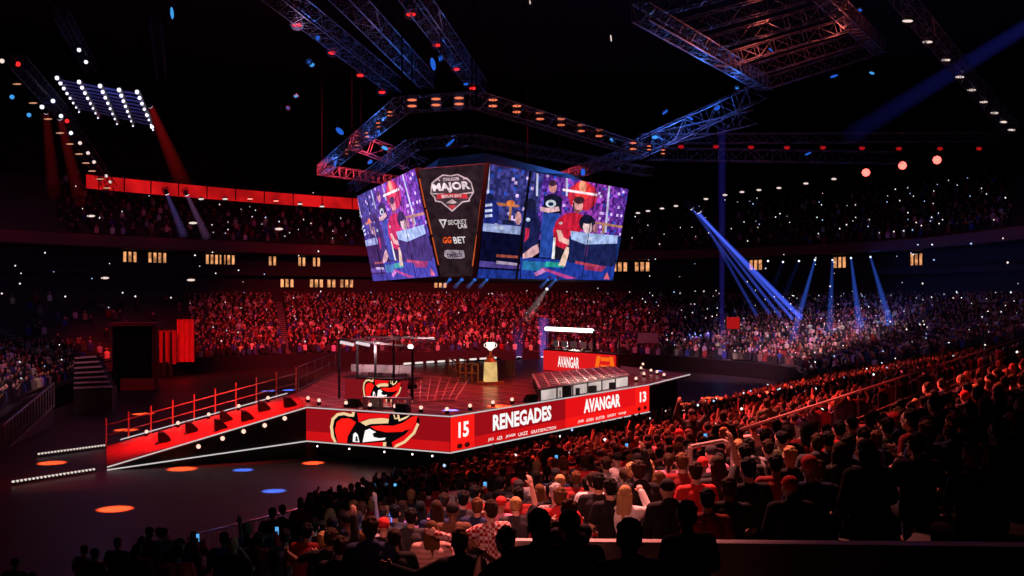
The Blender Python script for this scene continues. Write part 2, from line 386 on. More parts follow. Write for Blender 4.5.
def emblem(mb, E, f, off, clip=True):
    lay = [0]
    def P(pts, col):
        q = [E(x, y) for x, y in pts]
        if clip: q = [(min(max(u, .002), .998), min(max(v, .035), .965)) for u, v in q]
        lay[0] += 1; f.poly(mb, q, off+.003*lay[0], col)
    def S(pts, w, col):
        for q in stroke(pts, w): P(q, col)
    P([(305, 408), (285, 350), (276, 270), (292, 205), (335, 168), (395, 158), (460, 175), (480, 140), (770, 152), (850, 150), (975, 150), (1024, 200), (1024, 262), (985, 330), (905, 405), (825, 462), (770, 455), (560, 412), (405, 415)], BLK)
    P([(326, 408), (302, 300), (318, 228), (360, 200), (425, 198), (482, 232), (450, 285), (412, 350), (404, 414)], BRED)
    P([(492, 152), (770, 158), (762, 200), (610, 198), (505, 232)], RED)
    P([(520, 232), (600, 204), (700, 196), (764, 203), (758, 240), (610, 246), (566, 262)], CREAM)
    P([(604, 268), (700, 258), (800, 262), (880, 238), (960, 184), (1006, 176), (1000, 215), (955, 285), (890, 312), (740, 318), (650, 296)], BRED)
    P([(900, 300), (960, 290), (930, 335), (850, 392), (800, 420), (790, 380), (860, 330)], BLK)
    P([(456, 398), (460, 335), (478, 316), (498, 335), (514, 402)], WHITE)
    P([(540, 402), (562, 302), (600, 286), (655, 316), (626, 328), (634, 356), (680, 368), (738, 362), (728, 382)], WHITE)
    P([(478, 392), (482, 352), (494, 350), (503, 394)], (.05, .03, .03))
    P([(545, 412), (715, 398), (715, 448), (545, 432)], RED); P([(716, 402), (744, 400), (740, 456), (716, 452)], CREAM)
    P([(790, 402), (900, 340), (965, 270), (985, 230), (1008, 232), (985, 300), (905, 385), (828, 442), (800, 446)], RED)
    S(OUT[0], 24, CREAM); S([(812, 160), (822, 200), (850, 196), (846, 160)], 10, CREAM); S([(850, 160), (860, 214), (912, 192), (940, 160)], 16, CREAM)
    S([(1018, 248), (985, 322), (905, 398), (838, 430), (826, 450)], 22, CREAM)
mb = MB(); emblem(mb, E, flb, .03); o = mb.build('emblem', M_led, lf2, True); o['label'] = 'black, red and cream face in a wide hat'
# ---- white light lines along the top and bottom of the boards
for f_ in (fr, flb):
    for v in (0, 1):
        mb = MB(); mb.bar(f_.w(0, v, .03), f_.w(1, v, .03), .045); mb.build('edge_light', M_edge, stage)
mb = MB(); mb.bar(Rr, R2, .05); mb.build('edge_light', M_edge, stage)
# ---- black sill under the boards with small pin lights
M_pin = emit('pin light', (1, .85, .8), 2.2)
for (x, y) in ((318, 448), (350, 451), (385, 454), (413, 456), (433, 436+22)):
    u = flb.uv(x, 440)[0]; p = flb.w(u, 1.12, .05); mb = MB(); mb.ball(p, .045); mb.build('pin_light', M_pin, stage)
# ---- footlights on the deck edge
M_foot = emit('footlight lens', (1, .58, .45), 1.35)
def footlight(p, parent, r=.085):
    mb = MB(); mb.tube(p, p+V((0, 0, .12)), .10); a = mb.build('footlight', M_blackmetal, parent)
    mb = MB(); mb.ball(p+V((0, 0, .12+r)), r); mb.build('lens', M_foot, a)
for (x, y) in ((308, 401), (319, 403.5), (346, 406), (370, 408), (395, 409.5), (421, 411), (447, 412.5), (470, 409), (493, 405.5), (512, 402.5), (535, 399.5), (578, 391.5)):
    footlight(onz(x, y+1.2, ZD), stage)
# ---- wedge monitor speakers along the edge, each a thing
def wedge(p, rz, label, s=.7):
    mb = MB(); w, d, h = s*.55, s*.42, s*.72
    prof = [(-d, 0), (d, 0), (d, h*.35), (-d*.2, h), (-d, h)]
    R_ = Matrix.Rotation(rz, 3, 'Z')
    a = [V(p)+R_ @ V((-w, y, z)) for y, z in prof]; b = [V(p)+R_ @ V((w, y, z)) for y, z in prof]; mb.slab(a, b, 0)
    th = thing('monitor_speaker', label, 'speaker', p); mb.build('cabinet', M_black, th)
    mb = MB(); q = [V(p)+R_ @ V((x, y, z)) for x, y, z in ((-w*.85, d*1.02, h*.38), (w*.85, d*1.02, h*.38), (w*.85, -d*.16, h*.97), (-w*.85, -d*.16, h*.97))]
    mb.poly([v+R_ @ V((0, .012, .02)) for v in q]); mb.build('grille', mat('speaker grille', (.05, .05, .055), .5, .4), th)
for k, (x, y, lab) in enumerate([(403, 411, 'black wedge speaker on the stage lip left of the corner'), (355, 405.5, 'black wedge speaker on the stage lip above the emblem'), (530.5, 401, 'black wedge speaker on the stage lip above the team name starting with R'),
        (553.5, 397, 'black wedge speaker left of the square one before the white riser'), (560.5, 396, 'large square black speaker before the white fronted riser'), (573, 394, 'small black speaker right of the square one before the riser'), (590, 391.5, 'black wedge speaker near the right end of the white riser'), (609, 388, 'black wedge speaker past the right end of the white riser')]):
    wedge(onz(x, y+1, ZD), .55 if k > 1 else -.4, lab, .8 if k == 4 else .5)
# ================================================================ entrance ramp on the left
Ft, Rt, Rh = onz(107, 467, .15), onz(106, 446, .15), B4
ramp = thing('entrance_ramp', 'red lit sloping entrance ramp with railing at the left of the stage', 'ramp', (Ft.x, Ft.y, 0))
mr = mat('ramp carpet', (.32, .035, .03), .45, noise=.6, scale=1.5)
mb = MB(); dn = V((0, 0, -.1)); mb.slab([p+dn for p in (Ft, Ll, Rh, Rt)], [Ft, Ll, Rh, Rt], 0); mb.build('ramp_deck', mr, ramp)
Lb = Ll+V((0, 0, ZB-ZD))
mb = MB(); back = (Rh-Ll).normalized()*.2
mb.slab([Ft+dn*.2, Ll+dn*.2, Lb, V((Ft.x, Ft.y, .03))], [p+back for p in (Ft+dn*.2, Ll+dn*.2, Lb, V((Ft.x, Ft.y, .03)))], 0); mb.build('side_panel', M_black, ramp)
mb = MB(); mb.slab([Lb+back, V((Ll.x, Ll.y, 0))+back, V((Ft.x, Ft.y, 0))+back], [p+back*1.5 for p in (Lb+back, V((Ll.x, Ll.y, 0))+back, V((Ft.x, Ft.y, 0))+back)], 0); mb.build('skirt', M_black, ramp)
fs = Face(Ft, Ll, Ft+V((0, 0, -1)), (-.4, -1, 0))
for a, b in ((Ft, Ll), (V((Ft.x, Ft.y, .03)), Lb), (Rt.lerp(Rh, .07)+V((0, 0, .12)), Rt.lerp(Rh, .95)+V((0, 0, .12)))):
    mb = MB(); off = fs.n*.05; mb.bar(a+off, b+off, .05); mb.build('edge_light', M_edge, ramp)
for (x, y) in ((198, 446), (222, 438), (243, 431), (264, 425), (284, 418)):
    u, v = fs.uv(x, y); p = fs.w(u, v)
    mb = MB(); mb.tube(p, p+fs.n*.12, .14, n=8); a = mb.build('side_lamp', M_blackmetal, ramp)
    mb = MB(); mb.ball(p+fs.n*.16, .10); mb.build('lens', M_foot, a)
# railing along the far edge: two rails, posts
nrm = V((0, 0, 1))
rail = thing('handrail', 'thin red lit handrail along the far edge of the entrance ramp', 'railing', tuple(Rt))
mb = MB(); mb.tube(Rt+nrm*1.0, Rh+nrm*1.0, .035); mb.build('top_rail', M_steel, rail)
mb = MB(); mb.tube(Rt+nrm*.5, Rh+nrm*.5, .025); mb.build('middle_rail', M_steel, rail)
M_post = mat('rail post', (.7, .25, .22), .4, .3)
for k in range(10):
    p = Rt.lerp(Rh, k/9); mb = MB(); mb.tube(p, p+nrm*1.35, .045); mb.build('post', M_post, rail)
# far left edge of the deck: second railing and low white markers
rail = thing('handrail', 'pale two bar guard rail along the back left edge of the stage', 'railing', tuple(B4))
a, b = B4.lerp(B3, .05), B3
for z in (1.3, .7, .1):
    mb = MB(); mb.tube(a+nrm*z, b+nrm*z, .035); mb.build('rail', M_steel, rail)
for k in range(6):
    p = a.lerp(b, k/5); mb = MB(); mb.tube(p, p+nrm*1.3, .035); mb.build('post', M_steel, rail)
# footlights and speakers on the ramp
for t_, s_ in ((.2, .93), (.36, .93), (.52, .93), (.68, .93), (.84, .93)):
    p = Ft.lerp(Ll, t_).lerp(Rt.lerp(Rh, t_), s_); footlight(p, ramp, .09)
for k, (t_, s_) in enumerate([(.28, .4), (.42, .5), (.56, .2), (.60, .55), (.70, .25), (.80, .5), (.93, .3)]):
    p = Ft.lerp(Ll, t_).lerp(Rt.lerp(Rh, t_), s_)
    wedge(p-V((0, 0, .02)), -1.2, f'black wedge speaker on the entrance ramp, {nth(k)} up from its foot', .62)
# low dotted light strips on the floor before the ramp
M_dot = emit('dotted light', (1, .85, .75), .8)
for k, (a, b, lab) in enumerate([((12, 483), (96, 470), 'dotted white light strip on the floor, nearer of two before the ramp'), ((38, 455), (106, 446), 'dotted white light strip on the floor, farther of two before the ramp')]):
    pa, pb = onz(*a, .1), onz(*b, .1); th = thing('light_strip', lab, 'light strip', tuple(pa))
    mb = MB(); mb.bar(pa, pb, .10); mb.build('channel', M_black, th)
    mb = MB(); n = 22
    for i in range(n): mb.bar(pa.lerp(pb, (i+.2)/n)+V((0, -.05, .05)), pa.lerp(pb, (i+.7)/n)+V((0, -.05, .05)), .07)
    mb.build('light_dots', M_dot, th)
# ================================================================ right hand walkway
W0, W1 = Rr, onz(688, 376, ZD)
for k, (x, y) in enumerate([(636, 381), (644, 376), (651, 372.5), (657, 374), (664, 377), (641, 370), (643, 366)]):
    footlight(onz(x, y+1, ZD), stage, .09)
# ================================================================ things on the stage
# trophy plinth, golden, with the trophy on it
p = onz(490.5, 384, ZD)
th = thing('trophy_plinth', 'gold lit trophy plinth standing on the stage deck', 'plinth', tuple(p))
mb = MB(); mb.box(p+V((0, 0, .08)), (1.1, 1.1, .16), .5); mb.build('plinth_base', M_gold, th)
M_glow = emit('plinth glow', (1, .62, .22), .75, noise=.3, nscale=1.2)  # golden light on the plinth, put in as its own glow
mb = MB(); mb.tube(p+V((0, 0, .16)), p+V((0, 0, 1.25)), .40, .36, 8); mb.build('plinth_body', M_glow, th)
mb = MB(); mb.tube(p+V((0, 0, 1.25)), p+V((0, 0, 1.55)), .36, .16, 8); mb.build('plinth_collar', M_gold, th)
th = thing('trophy', 'small bright white trophy on the golden plinth', 'trophy', tuple(p+V((0, 0, 1.55))))
M_trop = emit('trophy glow', (1, .9, .8), 1.4)  # bright light on the cup, put in as glow
mb = MB(); mb.tube(p+V((0, 0, 1.55)), p+V((0, 0, 1.62)), .22, .2, 10); mb.tube(p+V((0, 0, 1.62)), p+V((0, 0, 1.9)), .06, .08, 8); mb.build('stem', M_gold, th)
mb = MB(); mb.tube(p+V((0, 0, 1.9)), p+V((0, 0, 2.05)), .08, .22, 10); mb.tube(p+V((0, 0, 2.05)), p+V((0, 0, 2.35)), .22, .26, 10); mb.build('cup', M_trop, th)
mb = MB()
for s in (-1, 1): mb.path([p+V((s*.25, 0, 2.28)), p+V((s*.36, 0, 2.25)), p+V((s*.34, 0, 2.12)), p+V((s*.2, 0, 2.05))], .018)
mb.build('handles', M_trop, th)
# low gold rails beside it
def low_rail(pts, zs, label, m_=M_gold, r=.045):
    th = thing('guard_rail', label, 'railing', tuple(pts[0]))
    for a, b in zip(pts, pts[1:]):
        for z in zs: mb = MB(); mb.tube(a+V((0, 0, z)), b+V((0, 0, z)), r, n=5); mb.build('rail', m_, th)
    q = [a.lerp(b, k/3) for a, b in zip(pts, pts[1:]) for k in range(3)]+[pts[-1]]
    for p_ in q: mb = MB(); mb.tube(p_, p_+V((0, 0, zs[0])), r, n=5); mb.build('post', m_, th)
low_rail([onz(449, 374, ZD), onz(460, 381, ZD), onz(478, 382, ZD)], (1.0, .5), 'low gold guard rail on the stage left of the trophy plinth')
low_rail([onz(459, 373, ZD), onz(478, 380, ZD)], (1.0, .5), 'low gold stair rail just left of the trophy plinth')
low_rail([onz(506, 375, ZD), onz(514, 375, ZD)], (.9, .45), 'small square rail frame right of the trophy plinth')
# white dashes along the back edge of the deck
M_dash = emit('dash light', (1, .85, .8), .9)
a, b = onz(404, 365.5, ZD), onz(500, 359, ZD)
th = thing('light_strip', 'dashed white light strip along the back edge of the stage', 'light strip', tuple(a))
mb = MB(); mb.bar(a, b, .12); mb.build('channel', M_black, th)
mb = MB()
for i in range(9): mb.bar(a.lerp(b, i/9)+V((0, 0, .12)), a.lerp(b, (i+.6)/9)+V((0, 0, .12)), .12)
mb.build('light_dashes', M_dash, th)
# riser with white front and gridded top
q0, q1 = onz(540, 401.5, ZD), onz(628, 386, ZD); q3 = onz(533, 386, ZD); q2 = q1+(q3-q0)*.8; hz = V((0, 0, .55))
th = thing('riser', 'low riser with glowing white front and gridded top on the stage', 'platform', tuple(q0))
mb = MB(); mb.slab([q0, q1, q2, q3], [p+hz for p in (q0, q1, q2, q3)], 0); mb.build('riser_body', M_black, th)
fq = Face(q0+hz, q1+hz, q0, (1, -1, 0)); M_wf = emit('white riser front', (1, .80, .76), .6, noise=.3, nscale=.6)
for k in range(6):
    mb = MB(); fq.poly(mb, [(k/6+.008, .06), ((k+1)/6-.008, .06), ((k+1)/6-.008, .95), (k/6+.008, .95)], .02); mb.build('front_panel', M_wf, th)
mg = mat('riser top', (.10, .04, .04), .3, scale=2)
mb = MB(); mb.poly([p+hz+V((0, 0, .02)) for p in (q0, q1, q2, q3)]); mb.build('riser_top', mg, th)
mb = MB(); up = V((0, 0, .61))
for k in range(11): mb.bar(q0.lerp(q1, k/10)+up, q3.lerp(q2, k/10)+up, .10)
for k in range(8): mb.bar(q0.lerp(q3, k/7)+up, q1.lerp(q2, k/7)+up, .10)
mb.build('grid_bars', mat('pale grid bars', (.9, .78, .72), .5), th)
# the second, larger floor grid on the left of the deck
g0, g1, g3 = onz(398, 404, ZD), onz(455, 401, ZD), onz(392, 378, ZD); g2 = onz(470, 378, ZD)
th = thing('floor_grid', 'flat square lattice of thin bars lying on the stage deck near the left booth', 'grid', tuple(g0))
mb = MB(); up = V((0, 0, .04))
for k in range(9): mb.bar(g0.lerp(g1, k/8)+up, g3.lerp(g2, k/8)+up, .06)
for k in range(8): mb.bar(g0.lerp(g3, k/7)+up, g1.lerp(g2, k/7)+up, .06)
mb.build('lattice', mat('lattice bars', (.85, .55, .5), .5), th)
# ================================================================ player booths
M_deskred = mat('desk red', (.30, .02, .02), .5)
def booth(a, b, depth, label, side, hdesk=1.05):
    a, b = V(a), V(b); t = (b-a).normalized(); back = V((-t.y, t.x, 0)); L = (b-a).length
    th = thing('player_booth', label, 'booth', tuple(a))
    f = Face(a+V((0, 0, hdesk)), b+V((0, 0, hdesk)), a, -back)
    mb = MB(); mb.slab([a, b, b+back*.15, a+back*.15], [p+V((0, 0, hdesk)) for p in (a, b, b+back*.15, a+back*.15)], 0); fp = mb.build('front_panel', M_deskred, th)
    mb = MB(); A, B = a+V((0, 0, hdesk)), b+V((0, 0, hdesk)); mb.slab([A, B, B+back*.9, A+back*.9], [p+V((0, 0, .06)) for p in (A, B, B+back*.9, A+back*.9)], 0); mb.build('desk_top', M_black, th)
    return th, f, fp, a, t, back, L
def plain_monitor(p, rz, label, group):
    th = thing('monitor', label, 'monitor', tuple(p), group=group)
    mb = MB(); R_ = Matrix.Rotation(rz, 3, 'Z')
    mb.box(V(p)+V((0, 0, .02)), (.26, .2, .03), rz); mb.box(V(p)+V((0, 0, .12)), (.05, .04, .2), rz); mb.build('stand', M_blackmetal, th)
    mb = MB(); mb.box(V(p)+V((0, 0, .38)), (.62, .05, .38), rz); mb.build('screen_back', mat('monitor back', (.4, .36, .38), .5), th)
# right booth: red desk, orange emblem, light tube above
a, b = onz(543.5, 370, ZD), onz(616, 377, ZD)
BR_ = booth(a, b, 1, 'right player booth with red lettered desk and a white light tube above', 1, 1.35)
th, f, fp, a, t, back, L = BR_
mb = MB(); f.poly(mb, [(0, .02), (1, .02), (1, .98), (0, .98)], .02, (.72, .01, .012)); mb.build('desk_picture', M_led, fp, True)
mb = MB(); f.text(mb, 'AVANGAR', .22, .25, .52, .78, .05, WHITE, .025); mb.build('team_name', M_led, fp, True)
OR = (1, .16, .01)
mb = MB()
for pts in ([(.76, .1), (.81, .1), (.77, .95), (.72, .95)], [(.92, .1), (.97, .1), (1.0, .95), (.95, .95)], [(.81, .15), (.92, .15), (.92, .32), (.81, .32)], [(.80, .5), (.93, .5), (.90, .68), (.83, .68)], [(.79, .8), (.93, .8), (.93, .95), (.79, .95)]):
    f.poly(mb, pts, .05, OR)
o = mb.build('emblem', M_led, fp, True); o['label'] = 'orange angular emblem'
p0 = a+back*.2+V((0, 0, 2.75)); p1 = p0+t*L*.66
mb = MB(); mb.tube(p0, p1, .13, n=8); mb.build('light_tube', emit('white tube light', (1, .95, .9), 3.0, sample=True), th)
for k, s in enumerate((0, .66, .68, 1.0)):
    p = a+back*.25+t*L*s; mb = MB(); mb.bar(p, p+V((0, 0, 2.75)), .07 if k < 2 else .12); mb.build('post', M_blackmetal, th)
mb = MB()
for z in (2.75, 2.4): mb.bar(a+back*.25+t*L*.68+V((0, 0, z)), a+back*.25+t*L+V((0, 0, z)), .10)
mb.bar(a+back*1.9+t*L*.68+V((0, 0, 2.75)), a+back*.25+t*L*.68+V((0, 0, 2.75)), .1); mb.bar(a+back*1.9+t*L+V((0, 0, 2.75)), a+back*.25+t*L+V((0, 0, 2.75)), .1); mb.build('roof_frame', M_steel, th)
PLAYERS = []
for k in range(5):
    p = a+back*.45+t*L*(.10+.13*k)+V((0, 0, 1.41)); plain_monitor(p, math.atan2(t.y, t.x), f'small monitor on the right booth desk, {nth(k)} from the left', 'monitors on the right booth desk')
    PLAYERS.append((a+back*1.35+t*L*(.10+.13*k), math.atan2(back.y, back.x)+math.pi/2, f'player seated in the right booth, {nth(k)} from the left', 'players in the right booth'))
# left booth: glass box of posts, white lit players, emblem desk
a, b = onz(364, 400, ZD), onz(402, 401.5, ZD)
th, f, fp, a, t, back, L = booth(a, b, 1, 'left player booth with a hatted face emblem on its red desk', -1, 1.0)
mb = MB(); f.poly(mb, [(-.5, .02), (1.15, .02), (1.15, .98), (-.5, .98)], .02, (.20, .006, .01)); mb.build('desk_picture', M_led, fp, True)
mb = MB(); emblem(mb, lambda x, y: ((x-270)/750, (y-150)/300), f, .04, clip=False); o = mb.build('emblem', M_led, fp, True)
a0 = a-t*L*.75+back*.3; L2 = L*1.95
M_glass = mat('booth side', (.12, .10, .12), .3)
for k in range(5):
    p = a0+t*L2*k/4; mb = MB(); mb.bar(p, p+V((0, 0, 2.9 if k < 4 else 2.5)), .11); mb.build('post', M_blackmetal, th)
mb = MB(); mb.bar(a0+V((0, 0, 2.9)), a0+t*L2+V((0, 0, 2.6)), .10); mb.bar(a0+back*2.6+V((0, 0, 2.9)), a0+t*L2+back*2.6+V((0, 0, 2.9)), .1)
for k in (0, 2, 4): mb.bar(a0+t*L2*k/4+V((0, 0, 2.8)), a0+t*L2*k/4+back*2.6+V((0, 0, 2.8)), .10)
mb.build('roof_frame', M_steel, th)
p = a0+t*L2+V((0, 0, 2.6)); mb = MB(); mb.tube(p, p-t*.2, .09, n=8); mb.build('lamp', emit('booth lamp', (1, .95, 1), 2.5), th)
for k in range(2):
    p = a0+t*L2*(.02+.22*k)+V((0, 0, 2.75)); mb = MB(); mb.bar(p, p+t*.7-V((0, 0, .12)), .14); mb.build('light_tube', emit('pale tube', (1, .8, .85), .8), th)
for k in range(5):
    p = a0+back*.5+t*L2*(.16+.17*k)+V((0, 0, 0)); 
    q = p+V((0, 0, 1.06)) if 1 else p
    PLAYERS.append((p+back*.9, math.atan2(back.y, back.x)+math.pi/2, f'pale lit player seated in the left booth, {nth(k)} from the left', 'players in the left booth'))
mb = MB(); A = a0+back*.35+V((0, 0, 1.0)); B = A+t*L2; mb.slab([A, B, B+back*.8, A+back*.8], [p+V((0, 0, .06)) for p in (A, B, B+back*.8, A+back*.8)], 0); mb.build('bench_top', M_black, th)
for k in range(5):
    plain_monitor(a0+back*.75+t*L2*(.14+.17*k)+V((0, 0, 1.06)), math.atan2(t.y, t.x), f'small monitor on the left booth desk, {nth(k)} from the left', 'monitors on the left booth desk')
# white box rack below the left booth
p = onz(387, 408, ZD)
th = thing('equipment_rack', 'low pale equipment rack on the stage lip below the left booth', 'rack', tuple(p))
mb = MB(); mb.box(p+V((0, 0, .45)), (2.2, .5, .06), -.3); mb.box(p+V((0, 0, .03)), (2.2, .5, .06), -.3); mb.build('shelf', M_steel, th)
for s in (-1, -.3, .35, 1):
    mb = MB(); mb.box(p+V((s*1.05*math.cos(.3), -s*1.05*math.sin(.3), .24)), (.05, .5, .42), -.3); mb.build('upright', M_steel, th)
mb = MB(); mb.box(p+V((-.5, .12, .24)), (.55, .3, .36), -.3); mb.build('case', M_white, th)
# pink sign board behind the right booth
p = onz(648, 366, ZD-.6)
th = thing('sign_board', 'pale pink blank sign board standing behind the right end of the stage', 'sign', tuple(p))
mb = MB(); mb.box(p+V((0, 0, 2.2)), (1.6, .08, .8)); mb.build('board', mat('pink board', (.6, .22, .22), .7), th)
for s in (-.6, .6): mb = MB(); mb.bar(p+V((s, 0, -1.7)), p+V((s, 0, 1.9)), .06); mb.build('post', M_blackmetal, th)
# ================================================================ hanging scoreboard
ZT, ZBT = 14.05, 8.2
RT0, RT1, RB1, RB0 = at(489, 163.5, 56), at(629, 189, 70), at(613, 281, 70.5), at(476, 278.5, 56.6)
LT0, LT1, LB1, LB0 = at(357, 196, 75), at(415, 168, 58.1), at(439, 277, 58.6), at(373, 281.5, 74)
GT0, GT1, GB1, GB0 = at(418.5, 169, 58), at(486.5, 163.5, 56.2), at(472.5, 276, 57.0), at(441, 277, 58.6)
def flat4(tl, tr, bl, px, py):
    f_ = Face(tl, tr, bl, CAM-tl); return f_.w(*f_.uv(px, py))
RB1 = flat4(RT0, RT1, RB0, 613, 281); LB0 = flat4(LT0, LT1, LB1, 373, 281.5); GB1 = flat4(GT0, GT1, GB0, 472.5, 276)
board = thing('scoreboard', 'hanging eight sided video scoreboard with two big screens and a dark logo panel', 'scoreboard', (-1, 70, ZBT))
ctr = V((-1.6, 72, 0))
def inset(p, k=.35): d = V((ctr.x-p.x, ctr.y-p.y, 0)).normalized(); return p+d*k
top = [GT0, GT1, RT1, V((8.2, 75, 14.05)), V((2, 90, 14.05)), V((-4, 92, 14.05)), V((-11.5, 80, 14.05)), LT0]
bot = [GB0, GB1, RB1, V((7.2, 74.6, 8.2)), V((1.5, 88.5, 8.2)), V((-3.5, 90.5, 8.2)), V((-10, 79.5, 8.2)), LB0]
top = [inset(p, 1.5) for p in top]; bot = [inset(p, 1.5) for p in bot]
mb = MB(); mb.slab(bot, top, 0); mb.build('casing', M_hull, board)
mb = MB(); mb.slab([inset(p, 1.2)+V((0, 0, .05)) for p in top], [inset(p, 2.2)+V((0, 0, 1.0)) for p in top], 0); mb.build('top_frame', M_blackmetal, board)
for p in (top[0], top[2], top[4], top[6]):
    q = inset(p, 2.5); mb = MB(); mb.tube(q+V((0, 0, .9)), V((q.x, q.y, 34)), .03, n=4); mb.build('hoist_cable', M_cable, board)
# ---- the broadcast picture, drawn as flat shapes in board coordinates of the big screen
fR = Face(RT0, RT1, RB0, (1, -1, 0))
def quad_map(a, b, c, d, n, off):          # bilinear board a(tl) b(tr) c(br) d(bl)
    def w(u, v, o=0): return (a*(1-u)+b*u)*(1-v)+(d*(1-u)+c*u)*v+n*(off+o)
    return w
def inv(px, py, a=RT0, b=RT1, c=RB1, d=RB0):
    A, B, Cq, Dq = [pix(p) for p in (a, b, c, d)]; u = v = .5
    wa, wb, wc, wd_ = a.y, b.y, c.y, d.y
    for _ in range(12):
        def f(u, v):
            p = (a*(1-u)+b*u)*(1-v)+(d*(1-u)+c*u)*v; return pix(p)
        x, y = f(u, v); h = 1e-3; xu, yu = f(u+h, v); xv, yv = f(u, v+h)
        a1, a2, b1, b2 = (xu-x)/h, (xv-x)/h, (yu-y)/h, (yv-y)/h; dt = a1*b2-a2*b1
        u += ((px-x)*b2-(py-y)*a2)/dt; v += ((py-y)*a1-(px-x)*b1)/dt
    return u, v
ART = []
def A(col, *pts): ART.append((col, [inv(470+x/4.112, 150+y/4.112) for x, y in pts]))
def Ae(col, x, y, rx, ry, n=10): A(col, *ell(x, y, rx, ry, n))
rng = random.Random(3)
NAVY = (.004, .006, .05); SKIN = (.62, .25, .24)
BG = []
for i in range(56):
    for j in range(22):
        u, v = i/56, j/22*.62
        cx = 1-min(1, abs(u-.68)/.3)
        base = rng.random()**2
        if u < .33: c = (.02+.05*base, .02+.05*base, .10+.25*base)
        else: c = (.05+.35*base*(.5+cx), .012+.06*base, .16+.45*base)
        if rng.random() < .05: c = (.7, .5, .9)
        if rng.random() < .05: c = (.02, .08, .5)
        BG.append((c, [(u, v), (u+1/56, v), (u+1/56, v+.62/22), (u, v+.62/22)]))
A((.003, .003, .012), (44, 330), (210, 340), (210, 430), (250, 440), (640, 430), (640, 535), (30, 535))
A((.012, .03, .22), (35, 488), (205, 498), (205, 532), (25, 530)); A((.08, .05, .25), (40, 455), (205, 470), (205, 490), (36, 480))
A((.30, .06, .03), (108, 428), (206, 436), (206, 446), (106, 440)); A((.45, .35, .5), (108, 455), (200, 466), (198, 476), (106, 468))
A((.015, .04, .30), (205, 440), (600, 470), (592, 536), (210, 532)); A((.02, .16, .35), (215, 455), (320, 462), (310, 500), (214, 492))
A((.02, .35, .30), (312, 458), (392, 464), (385, 484), (305, 480))
A((.45, .05, .22), (285, 488), (300, 484), (440, 528), (400, 530)); A((.6, .2, .5), (262, 505), (300, 488), (312, 500), (270, 520)); A((.35, .03, .10), (470, 470), (560, 478), (540, 500), (470, 492)); A((.65, .12, .14), (548, 530), (562, 502), (574, 532))
# light poles, flare, rail
for x0, x1 in ((76, 72), (276, 274), (400, 396), (580, 556)): A((.55, .55, .75), (x0-4, 55 if x0 < 100 else 95), (x0+4, 55 if x0 < 100 else 97), (x1+4, 190 if x0 < 450 else 340), (x1-4, 188 if x0 < 450 else 338))
Ae((.55, .02, .04), 462, 190, 62, 62); Ae((1, .05, .04), 462, 165, 34, 40); Ae((1, .35, .2), 462, 150, 16, 26)
A((1, .8, .85), (380, 158), (522, 180), (522, 190), (380, 168))
A((.5, .16, .05), (105, 215), (200, 226), (200, 236), (105, 228)); Ae((.8, .2, .04), 165, 218, 18, 12); A((.5, .2, .06), (160, 232), (170, 232), (166, 290), (158, 290))
A((.45, .2, .12), (505, 292), (632, 312), (630, 322), (505, 302)); A((.4, .18, .1), (545, 300), (556, 302), (550, 345), (540, 343))
# left player from behind with numbers on the back
A((.012, .02, .16), (56, 205), (95, 200), (118, 235), (114, 300), (52, 300)); Ae((.01, .012, .05), 78, 195, 20, 18)
for y in (222, 245, 266): A((.6, .65, .9), (60, y), (88, y-3), (90, y+8), (60, y+11))
# desk and players
A((.30, .36, .62), (44, 300), (206, 314), (204, 348), (40, 332)); A((.5, .55, .75), (100, 312), (140, 316), (138, 328), (100, 324))
Ae((.62, .3, .3), 196, 280, 13, 28); A((.01, .012, .04), (130, 285), (182, 290), (180, 308), (130, 305))
Ae(SKIN, 338, 152, 17, 25); Ae((.05, .02, .03), 338, 136, 17, 13)
A((.008, .008, .02), (302, 192), (328, 180), (352, 182), (378, 200), (372, 262), (300, 258)); Ae((.55, .6, .65), 330, 220, 22, 16, 12); Ae((.01, .02, .06), 330, 222, 12, 8)
A((.72, .42, .45), (286, 232), (312, 238), (362, 232), (366, 250), (320, 258), (286, 250))
A((.02, .06, .32), (296, 258), (366, 262), (350, 350), (338, 445), (282, 440), (290, 330))
Ae((.01, .01, .03), 243, 222, 28, 24); A((.01, .012, .06), (218, 245), (262, 242), (290, 300), (276, 392), (214, 440)); A((.5, .02, .05), (226, 320), (242, 322), (238, 360), (220, 380)); Ae((.5, .6, .8), 236, 286, 9, 8)
A((.72, .40, .42), (214, 428), (252, 398), (276, 386), (282, 420), (252, 440), (214, 446))
Ae((.70, .30, .28), 440, 228, 22, 32); Ae((.06, .02, .02), 446, 206, 22, 16); A((.25, .05, .05), (428, 244), (452, 246), (446, 262), (430, 258)); A((.02, .01, .02), (420, 215), (427, 215), (427, 250), (420, 248))
A((.55, .012, .03), (338, 330), (352, 290), (388, 262), (424, 256), (462, 268), (468, 318), (430, 352), (410, 360), (392, 420), (345, 398)); Ae((.7, .5, .5), 370, 300, 8, 6)
A((.75, .42, .36), (352, 328), (372, 330), (382, 360), (412, 372), (404, 392), (362, 374))
A((.01, .01, .012), (346, 392), (392, 410), (372, 450), (332, 448)); A((.85, .85, .8), (340, 360), (349, 360), (344, 448), (332, 446))
A((.8, .55, .42), (392, 396), (408, 402), (388, 478), (360, 474)); 
Ae((.008, .008, .02), 478, 300, 34, 36); Ae((.74, .5, .5), 480, 316, 20, 28); Ae((.008, .008, .02), 480, 290, 24, 14); A((.02, .015, .03), (496, 290), (506, 296), (506, 340), (498, 336)); Ae((.4, .15, .2), 512, 322, 12, 18)
